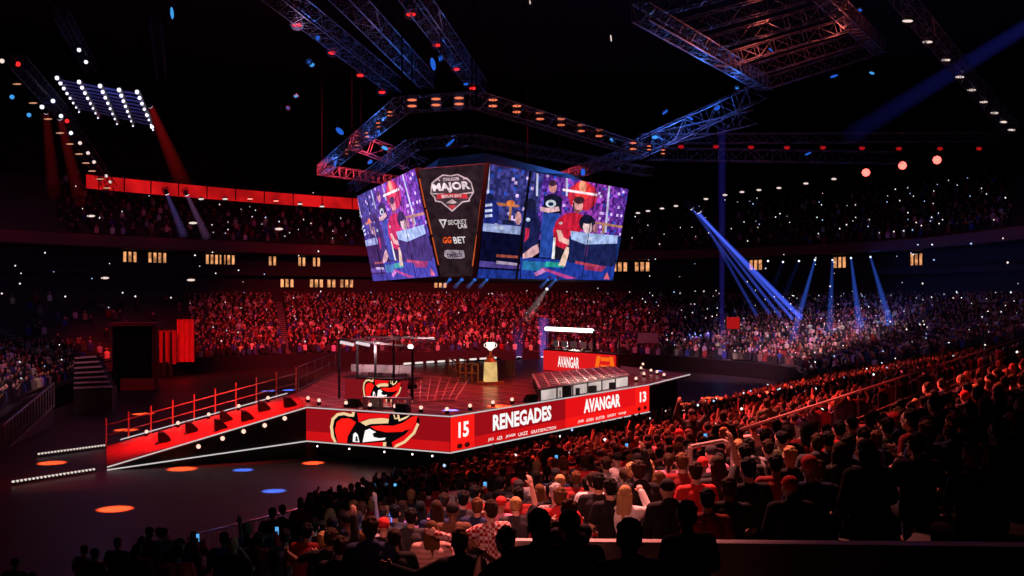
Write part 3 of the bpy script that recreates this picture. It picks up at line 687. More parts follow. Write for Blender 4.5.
A((.01, .015, .07), (404, 352), (604, 384), (590, 480), (402, 462)); A((.36, .48, .78), (410, 332), (470, 340), (608, 352), (600, 384), (470, 388), (412, 366)); A((.6, .65, .85), (478, 358), (500, 360), (500, 372), (478, 370))
A((.01, .03, .14), (604, 355), (630, 362), (620, 430), (596, 470)); A((.05, .02, .10), (470, 390), (486, 392), (478, 440), (466, 436)); A((.45, .05, .08), (430, 455), (530, 474), (524, 484), (428, 466))
def picture(name, corners, tint, parent, seams):
    a, b, c, d = corners; n = (b-a).cross(d-a).normalized()
    if n.dot(CAM-a) < 0: n = -n
    w = quad_map(a, b, c, d, n, 0)
    mb = MB(); mb.slab([w(0, 0, -.02), w(1, 0, -.02), w(1, 1, -.02), w(0, 1, -.02)], [w(0, 0, -.25), w(1, 0, -.25), w(1, 1, -.25), w(0, 1, -.25)]); s = mb.build('screen', M_black, parent)
    mb = MB(); k = 0
    def tcol(c): return tuple(min(1.2, c[i]*tint[0]+tint[1][i]) for i in range(3))
    for c_, pts in BG+ART:
        k += 1
        pts = [(min(max(u, .004), .996), min(max(v, .004), .996)) for u, v in pts]
        mb.poly([w(u, v, .01+.0008*max(0, k-len(BG))) for u, v in pts], tcol(c_))
    for i, (u, wd) in enumerate(seams): mb.poly([w(u-wd, 0, .16), w(u+wd, 0, .16), w(u+wd, 1, .16), w(u-wd, 1, .16)], (.004, .003, .006))
    mb.build('broadcast_picture', M_scr, s, True); return s, w
M_scr = emit('scoreboard picture', (1, 1, 1), 1.0, sample=True, attr='col', noise=.35, nscale=2.2)
us = inv(521.5, 220)[0]; us2 = inv(587, 230)[0]
s, wR = picture('r', (RT0, RT1, RB1, RB0), (1.0, (0, 0, .01)), board, [(us, .008), (us2, .003)]); s['label'] = 'wide right video screen showing players at their desks'
s, wL = picture('l', (LT0, LT1, LB1, LB0), (1.15, (.06, .02, .12)), board, [(.24, .006), (.75, .004)]); s['label'] = 'left video screen seen at a steep angle, same purple picture'
# ---- dark logo panel between the screens
fG = Face(GT0, GT1, GB0, (-.2, -1, 0))
def G(x, y): return fG.uv(350+x/4.113, 150+y/4.113)      # outlines read off a close look at the panel
def G2(x, y): return fG.uv(410+x/11.525, 165+y/11.525)
mb = MB(); a, b, c, d = [fG.w(*fG.uv(*pix(p))) for p in (GT0, GT1, GB1, GB0)]
nn = fG.n; mb.slab([a, b, c, d], [p-nn*.25 for p in (a, b, c, d)], 0); lp = mb.build('logo_panel', M_black, board); lp['label'] = 'dark tapering panel with event and sponsor logos'
mb = MB(); mb.poly([p+nn*.02 for p in (a, b, c, d)], [(.026, .012, .018)]*2+[(.020, .010, .013)]*2); mb.build('panel_picture', M_scr, lp, True)
PK = (.62, .42, .46)
def gp(mb, pts, col, off=.04, g=G2): mb.poly([fG.w(*g(x, y), off) for x, y in pts], col)
mb = MB()
gp(mb, [(300, 165), (385, 112), (480, 120), (555, 105), (685, 165), (715, 205), (740, 310), (690, 385), (690, 412), (610, 425), (493, 530), (365, 425), (300, 415), (290, 372), (245, 325), (258, 205)], (.06, .035, .045))
sh = [(300, 170), (385, 115), (480, 124), (555, 108), (680, 168), (712, 206), (738, 312), (690, 388), (688, 412), (612, 424), (493, 528), (365, 424), (302, 414), (292, 374), (248, 326), (260, 208), (300, 170)]
for q in stroke(sh, 14): gp(mb, q, PK, .06)
for q in stroke([(280, 195), (330, 160), (350, 180)], 12)+stroke([(620, 160), (660, 150), (690, 190)], 12): gp(mb, q, PK, .06)
gp(mb, [(250, 320), (500, 335), (736, 308), (736, 322), (500, 348), (250, 334)], PK, .065)
gp(mb, [(318, 335), (490, 325), (662, 330), (676, 388), (490, 372), (316, 392)], (.62, .035, .05), .07)
gp(mb, [(425, 435), (490, 392), (552, 432), (500, 446)], PK, .07); gp(mb, [(440, 462), (545, 462), (493, 512)], (.5, .04, .05), .07)
mb.build('event_badge', M_scr, lp, True)
def gtext(name, s, x0, y0, x1, y1, col, bold=.02, g=G2, off=.09, shear=0):
    u0, v0 = g(x0, y0); u1, v1 = g(x1, y1); m_ = MB(); fG.text(m_, s, u0, v0, u1, v1, off, col, bold, shear); return m_.build(name, M_scr, lp, True)
gtext('lettering', 'MAJOR', 258, 212, 712, 300, (.85, .66, .72), .045)
gtext('lettering', 'STARLADDER', 388, 148, 582, 172, PK, .03); gtext('lettering', 'BERLIN 2019', 372, 346, 606, 366, (.9, .7, .72), .03)
gtext('sponsor_name', 'SECRET', 404, 288, 486, 303, (.62, .55, .56), .02, G); gtext('sponsor_name', 'LAB', 446, 306, 486, 320, (.62, .55, .56), .02, G)
mb = MB(); gp(mb, [(366, 285), (400, 285), (386, 322)], (.62, .55, .56), .05, G); gp(mb, [(376, 290), (392, 290), (386, 312)], (.05, .03, .04), .06, G); mb.build('sponsor_mark', M_scr, lp, True)
gtext('sponsor_name', 'GG', 382, 357, 424, 382, (.9, .09, .01), .03, G, shear=.2); gtext('sponsor_name', 'BET', 426, 357, 482, 382, (.62, .55, .56), .02, G)
mb = MB(); gp(mb, [(390, 414), (400, 410), (470, 412), (474, 440), (460, 446), (404, 446), (390, 436)], (.34, .27, .32), .05, G); mb.build('sponsor_mark', M_scr, lp, True)
gtext('sponsor_name', 'twitch', 398, 418, 467, 440, (.05, .03, .05), .03, G)
M_or = emit('orange edge strip', (1, .16, .04), .55)
mb = MB()
for (x0, y0, x1, y1) in ((288, 118, 312, 235), (316, 245, 338, 345), (342, 360, 366, 470)):
    for q in stroke([(x0, y0), (x1, y1)], 5): gp(mb, q, (1, .2, .05), .06, G)
mb.build('edge_strip', M_or, lp)
mb = MB()
for (x0, y0, x1, y1) in ((556, 110, 545, 190), (541, 205, 528, 330), (524, 350, 506, 475)):
    for q in stroke([(x0, y0), (x1, y1)], 5): gp(mb, q, (1, .2, .05), .06, G)
mb.build('edge_strip', M_or, lp)
# ================================================================ roof trusses
def truss_into(mb, p0, p1, w, r, step=None, up=V((0, 0, 1))):
    p0, p1 = V(p0), V(p1); d = (p1-p0).normalized(); s = d.cross(up)
    if s.length < .01: s = V((1, 0, 0))
    s.normalize(); t = s.cross(d); L = (p1-p0).length; step = step or w*1.2
    cs = [s*a*w/2+t*b*w/2 for a, b in ((-1, -1), (1, -1), (1, 1), (-1, 1))]
    for c in cs: mb.bar(p0+c, p1+c, r)
    n = max(2, int(L/step))
    for k in range(n):
        a, b = p0+d*L*k/n, p0+d*L*(k+1)/n
        for j in range(4):
            c0, c1 = cs[j], cs[(j+1) % 4]
            if k % 2: c0, c1 = c1, c0
            mb.bar(a+c0, b+c1, r*.6)
            mb.bar(a+c0, a+c1, r*.6)
def truss(label, p0, p1, w=.7, r=.07, cables=True, m_=None, group=None):
    th = thing('lighting_truss', label, 'truss', tuple(V(p0).lerp(V(p1), .5)), group=group)
    mb = MB(); truss_into(mb, p0, p1, w, r); mb.build('truss_frame', m_ or M_truss, th)
    if cables:
        for k in (.12, .88):
            p = V(p0).lerp(V(p1), k); mb = MB(); mb.tube(p, V((p.x, p.y, 34)), .03, n=4); mb.build('hoist_cable', M_cable, th)
    return th
# hexagonal ring over the scoreboard
hexp = [at(322, 170, 84), at(402, 105, 56), at(476, 100, 54.5), at(640, 150, 74), V((4, 92, 17)), V((-8, 97, 17))]
ring_t = thing('truss_ring', 'six sided lighting truss ring hanging above the scoreboard with paired orange lamps', 'truss', (-2, 74, 17))
for k in range(6):
    mb = MB(); truss_into(mb, hexp[k], hexp[(k+1) % 6], .75, .045); mb.build('truss_side', M_truss, ring_t)
    p = hexp[k]; mb = MB(); mb.tube(p, V((p.x, p.y, 34)), .04, n=4); mb.build('hoist_cable', M_cable, ring_t)
hx2 = [at(352, 188, 80), at(412, 145, 60), at(472, 140, 58), at(650, 172, 76)]
tr2 = thing('truss_ring', 'lower inner truss frame just above the scoreboard top', 'truss', tuple(hx2[1]))
for k in range(3):
    mb = MB(); truss_into(mb, hx2[k], hx2[k+1], .6, .035); mb.build('truss_side', M_truss, tr2)
for p in hx2: mb = MB(); mb.tube(p, V((p.x, p.y, 34)), .04, n=4); mb.build('hoist_cable', M_cable, tr2)
TR = [  # label, a, b, width
 ('slanting roof truss, first from the left of three over the ring', at(270, -12, 52), at(394, 85, 78), 1.0),
 ('slanting roof truss, middle one of three over the ring', at(338, -12, 52), at(428, 82, 78), 1.0),
 ('slanting roof truss, rightmost of three over the ring', at(408, -12, 52), at(480, 88, 80), 1.0),
 ('long level truss right of the scoreboard, upper of two', at(640, 139, 92), at(1004, 137, 96), .8),
 ('long level truss right of the scoreboard, lower of two', at(648, 154, 92), at(900, 158, 96), 1.0),
 ('slanting truss with pale lamps at the upper right edge', at(897, -8, 70), at(1012, 130, 98), 1.0),
 ('curved lamp truss high on the left, upper stretch', at(18, 62, 72), at(62, 112, 92), .9),
 ('curved lamp truss high on the left, lower stretch', at(62, 112, 92), at(112, 190, 108), .9),
 ('dim single truss above the lamp frame on the left', at(60, 12, 80), at(92, 70, 96), .9),
 ('dim upright truss right of the lamp frame on the left', at(155, 20, 90), at(162, 80, 96), .8),
]
for lab, a, b, w in TR: truss(lab, a, b, w, .045)
# ladder shaped rig upper right
lad = thing('truss_grid', 'ladder shaped truss grid high in the roof on the right, reddish and dim', 'truss', tuple(at(760, 50, 72)))
g00, g10, g11, g01 = at(640, 12, 62), at(800, -30, 62), at(880, 48, 86), at(765, 84, 86)
for k in range(6):
    mb = MB(); truss_into(mb, g00.lerp(g01, k/5), g10.lerp(g11, k/5), .9, .045); mb.build('cross_truss', M_truss, lad)
mb = MB(); truss_into(mb, g00, g01, 1.0, .08); mb.build('side_truss', M_truss, lad); mb = MB(); truss_into(mb, g10, g11, 1.0, .08); mb.build('side_truss', M_truss, lad)
for p in (g00, g10, g11, g01): mb = MB(); mb.tube(p, V((p.x, p.y, 34)), .04, n=4); mb.build('hoist_cable', M_cable, lad)
# blue lit rigging on the right of the ring
truss('blue lit rigging truss between the ring and the ladder grid', at(632, 152, 80), at(758, 92, 86), 1.3, .055)
truss('short blue lit rigging truss under the ladder grid', at(655, 140, 84), at(752, 118, 86), 1.1, .05)
truss('blue lit rigging truss left of the scoreboard', at(352, 140, 84), at(425, 168, 86), 1.2, .05)
# ================================================================ lamp frame, upper left
lamps_col = emit('cold white lens', (.85, .8, 1), 1.7)
rig = thing('blinder_frame', 'frame of five slanting bars with cold white lamps high on the left', 'lamp frame', tuple(at(105, 100, 90)))
SP = [((57, 78), (79, 112)), ((79, 82), (98, 118)), ((100, 86), (117, 124)), ((119, 90), (133, 126)), ((137, 92), (153, 130))]
for k, (a, b) in enumerate(SP):
    pa, pb = at(*a, 86), at(*b, 96)
    mb = MB(); mb.bar(pa+V((0, .4, .2)), pb+V((0, .4, .2)), .3); br_ = mb.build('lamp_bar', M_blackmetal, rig)
    for j in range(8):
        p = pa.lerp(pb, j/7); r = .17-.014*j; mb = MB(); mb.ball(p, r, 8, 5); mb.build('lens', lamps_col, br_)
for j in range(9):
    t_ = .05+j/9*.9; mb = MB(); mb.bar(at(57, 78, 86.5).lerp(at(79, 112, 96.5), t_), at(137, 92, 86.5).lerp(at(153, 130, 96.5), t_), .14); mb.build('louvre', mat('purple lit louvre', (.22, .18, .36), .5), rig)
for (x, y) in ((60, 76), (140, 90)): p = at(x, y, 88); mb = MB(); mb.tube(p, V((p.x, p.y, 34)), .04, n=4); mb.build('hoist_cable', M_cable, rig)
# ================================================================ single lamps on trusses
def stage_lamp(p, aim, ml, r=.25, label='', group=None, cat='lamp', flat=None, tilt=0):
    p = V(p); d = (V(aim)-p).normalized()
    mb = MB(); mb.tube(p-d*r*1.8, p, r*.8, r*1.05, 8, mi=0); mb.add([], []);
    if flat:
        n0 = len(mb.v); mb.ball(p+d*.05, (flat[0]*.5, flat[1]*.4, flat[2]*.5), 8, 5, mi=1)
        if tilt: T_ = Matrix.Translation(p) @ Matrix.Rotation(tilt, 4, 'Y') @ Matrix.Translation(-p); mb.v[n0:] = [tuple(T_ @ V(v)) for v in mb.v[n0:]]
    else: mb.tube(p, p+d*.06, r*.95, r*.8, 8, mi=1)
    o = MB(); o.v, o.f, o.c, o.mi = [tuple(V(v)-p) for v in mb.v], mb.f, mb.c, mb.mi
    ob = o.build('stage_lamp', [M_blackmetal, ml]); ob.location = p; tag(ob, label, cat, group); return ob
L_or = emit('amber lens', (1, .22, .10), .9); L_red = emit('red lens', (1, .02, .02), 1.6); L_redhot = emit('hot red lens', (1, .10, .08), 4)
L_wht = emit('pale lens', (1, .80, .72), .9); L_blue = emit('blue lens', (.02, .14, .75), .8); L_cy = emit('cyan lens', (.06, .38, .9), .9); L_cold = emit('cold lens', (.8, .85, 1), 1.6)
front = V((0, 0, 6))
prs = [(412, 101, 55), (436, 100, 55), (459, 99, 55), (493, 101, 57), (517, 107, 59), (540, 114, 62), (561, 120, 65), (581, 126, 67), (599, 131, 69), (633, 144, 73), (649, 147, 75), (663, 151, 77), (390, 113, 58), (378, 124, 62), (367, 134, 66), (357, 143, 71), (347, 151, 76)]
for i, (x, y, Y) in enumerate(prs):
    for s in (0, 1):
        k = 1 if i < 10 else .6
        stage_lamp(at(x, y+s*6*k-1, Y-.7), at(x, y+s*6, 0), L_or, .28*k, 'small amber lamp, one of a pair on the six sided truss ring', 'paired amber lamps on the truss ring', flat=(.48*k, .1, .13*k))
for (x, y, Y) in [(411, 14, 58), (437, 45, 66), (456, 69, 72), (473, 88, 76), (297, 24.5, 58), (332.5, 52.5, 66), (360.5, 75, 72), (382, 92, 78)]:
    stage_lamp(at(x, y, Y), at(x, 400, Y-20), L_red, .36, 'red lamp hanging under a slanting roof truss', 'red lamps under the slanting trusses', flat=(.5, .5, .18))
for (x, y, Y) in [(681, 146, 92), (716, 146, 92), (751, 146.5, 93), (787, 147, 93), (823, 147, 94), (862, 147.5, 94), (899, 148, 95), (940, 148, 95), (979, 148, 96)]:
    stage_lamp(at(x, y, Y), at(x, 500, Y-10), emit('dim red lens', (1, .015, .02), .35), .3, 'dim red lamp between the two long level trusses on the right', 'dim red lamps on the long level trusses', flat=(.5, .4, .35))
for (x, y, Y, ml, nm) in [(866, 172.5, 108, L_redhot, 'nearest the scoreboard'), (902.5, 165.5, 106, L_redhot, 'in the middle'), (937, 160, 104, L_redhot, 'farthest from the scoreboard')]:
    stage_lamp(at(x, y, Y), at(x, y+30, 0), ml, .42, f'glaring red lamp in the descending row at right, {nm} of three')
for (x, y) in [(742, 192), (759, 190), (779, 188), (806, 183.5), (834, 179), (725, 195), (706, 199), (690, 203), (676, 206), (662, 208.5), (648, 211), (638, 213)]:
    stage_lamp(at(x, y, 112+(806-x)*.12), at(x, y+30, 0), L_wht, .3, 'small pale lamp in the descending row behind and right of the scoreboard', 'pale lamps in the descending row on the right', flat=(.55, .1, .2))
for (x, y, Y) in [(908, 21, 73), (928, 42, 78), (946, 60, 82), (960, 77, 86), (972, 90, 89), (984, 102, 92), (995, 113, 95), (1004, 122, 97), (1012, 130, 99)]:
    stage_lamp(at(x, y, Y), at(x-80, y+200, 20), L_wht, .36, 'pale oblong lamp under the slanting truss at the upper right edge', 'pale oblong lamps on the upper right truss', flat=(.8, .3, .18))
for k, (x, y, Y, ml) in enumerate([(12, 97, 76, L_cy), (29, 115, 80, L_cy), (42, 107, 80, L_cold), (53, 101, 82, L_cold), (61, 116, 86, L_cold), (67, 121, 88, L_red), (71, 133, 90, L_cold), (80, 143, 94, L_wht), (88, 153, 97, L_wht), (94, 162, 100, L_wht), (106, 176, 104, L_wht), (110, 182, 106, L_wht), (147, 115, 92, L_cold), (152, 127, 94, L_cold), (18, 64, 74, L_red), (2, 61, 74, L_wht), (79, 50, 86, L_cold), (86, 62, 90, L_cold)]):
    stage_lamp(at(x, y, Y), at(x+200, y+300, 20), ml, .17, 'small lamp along the curved truss high on the left', 'lamps on the curved truss on the left')
for (x, y) in [(17, 84), (33, 103), (48, 119), (60, 133), (70, 144), (79, 154), (86, 163), (92, 171), (100, 179), (107, 188)]:
    stage_lamp(at(x, y, 80+y*.12), at(x+100, y+300, 20), emit('amber strip lens', (1, .45, .25), .7), .2, 'thin amber strip lamp below the curved truss on the left', 'amber strip lamps on the left', flat=(.75, .1, .12))
for k, (x, y, Y) in enumerate([(201, 199, 112), (225, 199, 116), (250, 199, 120), (276, 201, 124), (300, 204, 127), (322, 206.5, 130)]):
    stage_lamp(at(x, y, Y-3), at(x, y+30, 0), L_redhot if k in (2, 3) else L_wht, .26, f'small glaring lamp under the red ribbon board, {nth(k)} from the left', flat=(.6, .1, .18))
for k, (x, y, lab) in enumerate([(91, 216, 'pale lamp below the tier on the far left, in front of a dark gap'), (193, 223, 'white lamp with a red glow under the left tier'), (279, 229, 'white lamp over the left upper stand, right of the red glowing one'), (105, 278, 'white lamp under the left suites'), (2, 275, 'white lamp at the left edge of the arena'), (191, 280, 'small white lamp right under the left suite windows'), (228, 197+3, 'small lamp under the ribbon board')][:6]):
    stage_lamp(at(x, y, 104), at(x, y+10, 0), L_wht, .25, lab, flat=(.8, .1, .22))
# blue strips and lights hanging in the roof
for k, (x, y, Y, w, h) in enumerate([(172, 13, 70, .35, 1.6), (433, 64, 70, .5, 1.7), (441, 58, 71, .3, .9), (650, 14, 66, 1.0, .35), (665, 12, 67, .4, .3), (318, 38, 66, .35, .6), (312, 65, 66, .5, .4), (309, 62, 65, .2, .3), (340, 131, 76, 1.1, .7), (296, 96, 80, .5, .4), (288, 108, 80, .4, .3), (665, 112, 80, .9, .3), (655, 137, 80, .7, .5), (690, 118, 84, .9, .35), (717, 108, 86, .8, .6), (737, 88, 86, .4, .2), (771, 50, 80, .7, .2), (834, 76, 86, 1.1, .35), (872, 73, 86, .7, .4), (450, 143, 62, 1.1, .3), (466, 84, 70, .5, .3), (385, 148, 84, .9, .5), (370, 162, 84, .7, .5), (583, 172, 80, .5, 1.1), (612, 140, 80, .6, .4), (808, 153.5, 95, 1.0, .3), (860, 10, 80, .5, .4), (611, 38, 66, .12, .9), (530, 2, 60, .1, .5)]):
    ml = L_wht if k >= 27 else (L_cy if k % 3 == 0 else L_blue)
    stage_lamp(at(x, y, Y), at(x-10, y+40, Y-14), ml, .2, 'small blue glowing lamp hanging among the dark roof rigging' if k < 27 else 'thin pale lit rod hanging in the dark roof', 'blue lamps in the roof rigging' if k < 27 else 'pale rods in the roof', flat=(w*.62, .12, h*.5), tilt=((k*37) % 100-50)*.016 if k not in (0, 27, 28) else -.1)
# ================================================================ moving heads with visible beams
def moving_head(p, q, col, st, r0, r1, label, group=None, fade=.25, lens=None, hs=1):
    p, q = V(p), V(q); d = (q-p).normalized()
    th = thing('moving_head_lamp', label, 'spotlight', tuple(p), group=group)
    mb = MB(); mb.tube(p-d*.55*hs, p-d*.02, .17*hs, .24*hs, 8); mb.build('lamp_head', M_blackmetal, th)
    mb = MB(); s = d.orthogonal().normalized(); mb.path([p-d*.2*hs+s*.3*hs, p-d*.7*hs+s*.3*hs, p-d*.7*hs-s*.3*hs, p-d*.2*hs-s*.3*hs], .05*hs, 4); mb.build('yoke', M_blackmetal, th)
    mb = MB(); mb.tube(p-d*.02, p+d*.03, .22*hs, n=8); mb.build('lens', lens or L_cold, th)
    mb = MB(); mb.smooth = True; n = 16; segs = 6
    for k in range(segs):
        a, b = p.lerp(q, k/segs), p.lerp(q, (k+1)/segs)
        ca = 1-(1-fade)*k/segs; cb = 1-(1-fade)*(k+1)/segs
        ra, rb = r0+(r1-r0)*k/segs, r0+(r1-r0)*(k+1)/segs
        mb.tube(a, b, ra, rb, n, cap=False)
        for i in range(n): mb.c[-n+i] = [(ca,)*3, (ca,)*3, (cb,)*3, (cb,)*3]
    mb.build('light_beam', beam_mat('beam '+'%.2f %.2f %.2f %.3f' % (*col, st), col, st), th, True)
BL = (.05, .16, 1)
for k, (a, b, st, f) in enumerate([((768, 261), (752, 292), .10, .3), ((783, 262), (768, 300), .14, .3), ((799, 261), (779, 308), .14, .2), ((815, 260), (787, 358), .60, .6), ((832.5, 260), (829, 343), .50, .8), ((851, 258), (862, 345), .85, .9), ((870.5, 257), (894, 336), .85, .9)]):
    moving_head(at(*a, 122), at(*b, 98 if k < 5 else 95), BL, st*2.0, .13, .42, f'blue spotlight beam slanting into the right hand crowd, {nth(k)} from the scoreboard', fade=f, hs=.5)
for k, (a, b, st) in enumerate([((692, 208), (801, 318), .42), ((694, 207), (793, 319), .26), ((697, 210), (781, 317), .14), ((690, 206), (770, 314), .10), ((699, 212), (757, 316), .07)]):
    moving_head(at(*a, 96), at(*b, 100), (.07, .13, 1), st*.8, .12, .28 if k == 0 else .18, f'broad blue spotlight beam fanning down right of the scoreboard, {nth(k)} from the top right', fade=1.8)
moving_head(onz(722, 364, .3), at(722, 130, 82), (.10, .08, 1), .13, .22, .35, 'thin blue upright spotlight beam rising from the floor right of the stage', fade=.3)
moving_head(onz(718, 365, .3), at(722, 330, 82), (.15, .35, 1), .9, .10, .55, 'short bright blue flare from an added floor lamp right of the stage', fade=.12)  # bright blue-lit patch, built as a beam on an added floor lamp
moving_head(onz(708, 368, .3), at(688, 350, 82), (.15, .2, .6), .12, .10, .5, 'short dim floor lamp flare fanning left, right of the stage', fade=.1)
moving_head(onz(730, 364, .3), at(752, 325, 82), (.2, .2, .8), .14, .10, .5, 'short dim floor lamp flare fanning right, right of the stage', fade=.1)
moving_head(at(1040, 18, 80), at(850, 136, 92), (.05, .06, .7), .035, .6, .9, 'wide faint blue spotlight beam at the upper right edge', fade=.35)
moving_head(at(150, 106, 92), at(184, 186, 104), (1, .02, .02), .16, .3, .9, 'wide red spotlight beam falling from the lamp frame on the left', fade=.25)
moving_head(at(46, 112, 90), at(54, 192, 100), (1, .03, .03), .05, .3, .7, 'faint red spotlight beam at the left, left of two below the curved truss', fade=.5)
moving_head(at(60, 118, 90), at(80, 200, 100), (1, .03, .03), .06, .3, .7, 'faint red spotlight beam at the left, right of two below the curved truss', fade=.5)
moving_head(at(167, 194, 112), at(184, 236, 114), (.3, .2, .8), .06, .2, .5, 'faint violet beam under the ribbon board, left of two', fade=.5)
moving_head(at(187, 195, 112), at(207, 238, 114), (.5, .2, .5), .07, .2, .5, 'faint violet beam under the ribbon board, right of two', fade=.5)
moving_head(at(547, 289, 66), at(527, 318, 64), (.8, .7, .7), .16, .08, .35, 'small white spotlight beam below the scoreboard', fade=.15, hs=.4)
moving_head(at(543.5, 357, 88), at(543.5, 318, 88), (.3, .18, 1), .20, .35, .5, 'short violet upright light beam behind the right booth', fade=.4)
moving_head(onz(519, 358, ZD), at(518, 330, 88), (.15, .15, 1), .07, .3, .6, 'short blue upright light beam on the back of the stage', fade=.3)
for k, x in enumerate((450, 462, 475, 487, 548, 556)):
    moving_head(at(x, 279.5, 57.5+(.06*max(0, x-480))), at(x-7, 287, 57.0+(.06*max(0, x-480))), (.1, .3, 1), .30, .05, .13, f'small blue lamp under the scoreboard edge, {nth(k)} from the left', fade=.3, lens=L_blue, hs=.4)
# ================================================================ people
VOX = .0105
def capsule(bm, p0, r0, p1, r1):
    p0, p1 = V(p0), V(p1); d = p1-p0; L = d.length
    if L > 1e-5:
        M = Matrix.Translation((p0+p1)/2) @ d.to_track_quat('Z', 'Y').to_matrix().to_4x4()
        bmesh.ops.create_cone(bm, cap_ends=True, segments=12, radius1=r0, radius2=r1, depth=L, matrix=M)
    for p, r in ((p0, r0), (p1, r1)): bmesh.ops.create_uvsphere(bm, u_segments=12, v_segments=8, radius=r, matrix=Matrix.Translation(p))
def ellipsoid(bm, c, r, rot=0):
    bmesh.ops.create_uvsphere(bm, u_segments=16, v_segments=12, radius=1, matrix=Matrix.Translation(V(c)) @ Matrix.Rotation(rot, 4, 'X') @ Matrix.Diagonal((*r, 1)))
def fuse(fill, name, vox=VOX, smooth=2, ratio=None):
    bm = bmesh.new(); fill(bm); me = bpy.data.meshes.new('t'); bm.to_mesh(me); bm.free()
    o = bpy.data.objects.new('t', me); C.objects.link(o)
    md_ = o.modifiers.new('r', 'REMESH'); md_.mode = 'VOXEL'; md_.voxel_size = vox
    if smooth: s = o.modifiers.new('s', 'SMOOTH'); s.iterations = smooth; s.factor = .5
    if ratio: d = o.modifiers.new('d', 'DECIMATE'); d.ratio = ratio
    dg = bpy.context.evaluated_depsgraph_get(); out = bpy.data.meshes.new_from_object(o.evaluated_get(dg)); out.name = name
    bpy.data.objects.remove(o); bpy.data.meshes.remove(me)
    out.polygons.foreach_set('use_smooth', [True]*len(out.polygons)); out.update(); return out
def lerp(a, b, t): return V(a).lerp(V(b), t)
def hand(bm, wrist, elbow, curl=.5, side=1, palm_to=V((0, 1, 0))):
    w = V(wrist); d = (w-V(elbow)).normalized(); n = (palm_to-d*palm_to.dot(d))
    n = n.normalized() if n.length > .05 else d.orthogonal().normalized(); s = d.cross(n)*side
    for k in range(4):
        o = s*(.03-.02*k); kn = w+d*(.085-.006*abs(k-1))+o
        capsule(bm, w+d*.015+o*.6, .016, kn, .013)
        L = (.042, .047, .044, .034)[k]
        d1 = (d*math.cos(curl*.7)+n*math.sin(curl*.7)); m_ = kn+d1*L; d2 = (d*math.cos(curl*1.6)+n*math.sin(curl*1.6))
        capsule(bm, kn, .0105, m_, .0095); capsule(bm, m_, .0095, m_+d2*L*.8, .008)
    b = w+d*.03+s*.025; t = b+s*.032+d*.028+n*.012; capsule(bm, b, .015, t, .0115); capsule(bm, t, .0115, t+d*.03+s*.006+n*.008, .0095)
# joint tables: hip, knee, ankle, shoulder, elbow, wrist (right side x>0); lean moves the upper body forward
POSES = {
 'lap': dict(sit=1, lean=.06, eR=(.27, .06, .78), wR=(.13, .27, .66), eL=(-.27, .06, .78), wL=(-.12, .29, .66), curl=.7),
 'clap': dict(sit=1, lean=.05, eR=(.27, .20, .84), wR=(.05, .36, 1.04), eL=(-.27, .20, .84), wL=(-.05, .36, 1.04), curl=.25, clap=1),
 'phone': dict(sit=1, lean=.0, eR=(.30, .17, .98), wR=(.16, .30, 1.22), eL=(-.27, .08, .78), wL=(-.12, .29, .68), curl=1.0),
 'raised': dict(sit=1, lean=.0, eR=(.30, .08, 1.22), wR=(.26, .14, 1.48), eL=(-.27, .06, .78), wL=(-.13, .29, .66), curl=.35),
 'lean': dict(sit=1, lean=.26, eR=(.25, .34, .74), wR=(.08, .52, .84), eL=(-.25, .34, .74), wL=(-.08, .52, .84), curl=1.0),
 'point': dict(sit=1, lean=.05, eR=(.27, .08, .78), wR=(.13, .29, .66), eL=(-.42, .16, .90), wL=(-.62, .30, .97), curl=.3),
 'stand': dict(sit=0, lean=.02, eR=(.27, .0, 1.12), wR=(.17, .20, 1.06), eL=(-.27, .0, 1.12), wL=(-.16, .22, 1.06), curl=.6),
 'cheer': dict(sit=0, lean=.0, eR=(.36, .06, 1.62), wR=(.30, .10, 1.88), eL=(-.36, .06, 1.62), wL=(-.30, .10, 1.88), curl=.5),
}
def skeleton(P):
    sit, ln = P['sit'], P['lean']; dz = 0 if sit else .42
    J = {}
    hz = .54 if sit else .94
    J['hip'] = V((0, 0, hz)); J['waist'] = V((0, ln*.35+.01, hz+.2)); J['chest'] = V((0, ln*.8, hz+.38)); J['neck'] = V((0, ln+.01, hz+.545)); J['head'] = V((0, ln*1.1+.035, hz+.685))
    for s, n in ((1, 'R'), (-1, 'L')):
        J['h'+n] = V((s*.10, 0, hz-.02)); J['k'+n] = V((s*.14, .45, .50)) if sit else V((s*.11, .03, .50)); J['a'+n] = V((s*.14, .42, .09)) if sit else V((s*.12, -.02, .09)); J['t'+n] = J['a'+n]+V((s*.02, .17, -.04))
        J['s'+n] = V((s*.185, ln*.95, hz+.475)); J['e'+n] = V(P['e'+n]); J['w'+n] = V(P['w'+n])
    return J
def torso(bm, J, g=0):
    for s in (-1, 1):
        x = V((s*.075, 0, 0))
        capsule(bm, J['hip']+x, .125+g, J['waist']+x*.8, .105+g); capsule(bm, J['waist']+x*.8, .105+g, J['chest']+x, .118+g); capsule(bm, J['chest']+x, .118+g, J['neck']+x*.9-V((0, 0, .10)), .09+g)
        capsule(bm, J['neck']+V((0, -.01, -.05)), .055+g, J['s'+('R' if s > 0 else 'L')]+V((0, 0, -.005)), .062+g)
def arms(bm, J, g=0, upper=True, lower=True):
    for n in 'RL':
        if upper: capsule(bm, J['s'+n], .060+g, J['e'+n], .044+g)
        if lower: capsule(bm, J['e'+n], .044+g, J['w'+n], .030+g)
def legs(bm, J, g=0):
    for n in 'RL':
        capsule(bm, J['h'+n], .092+g, J['k'+n], .062+g); capsule(bm, J['k'+n], .060+g, J['a'+n], .042+g)
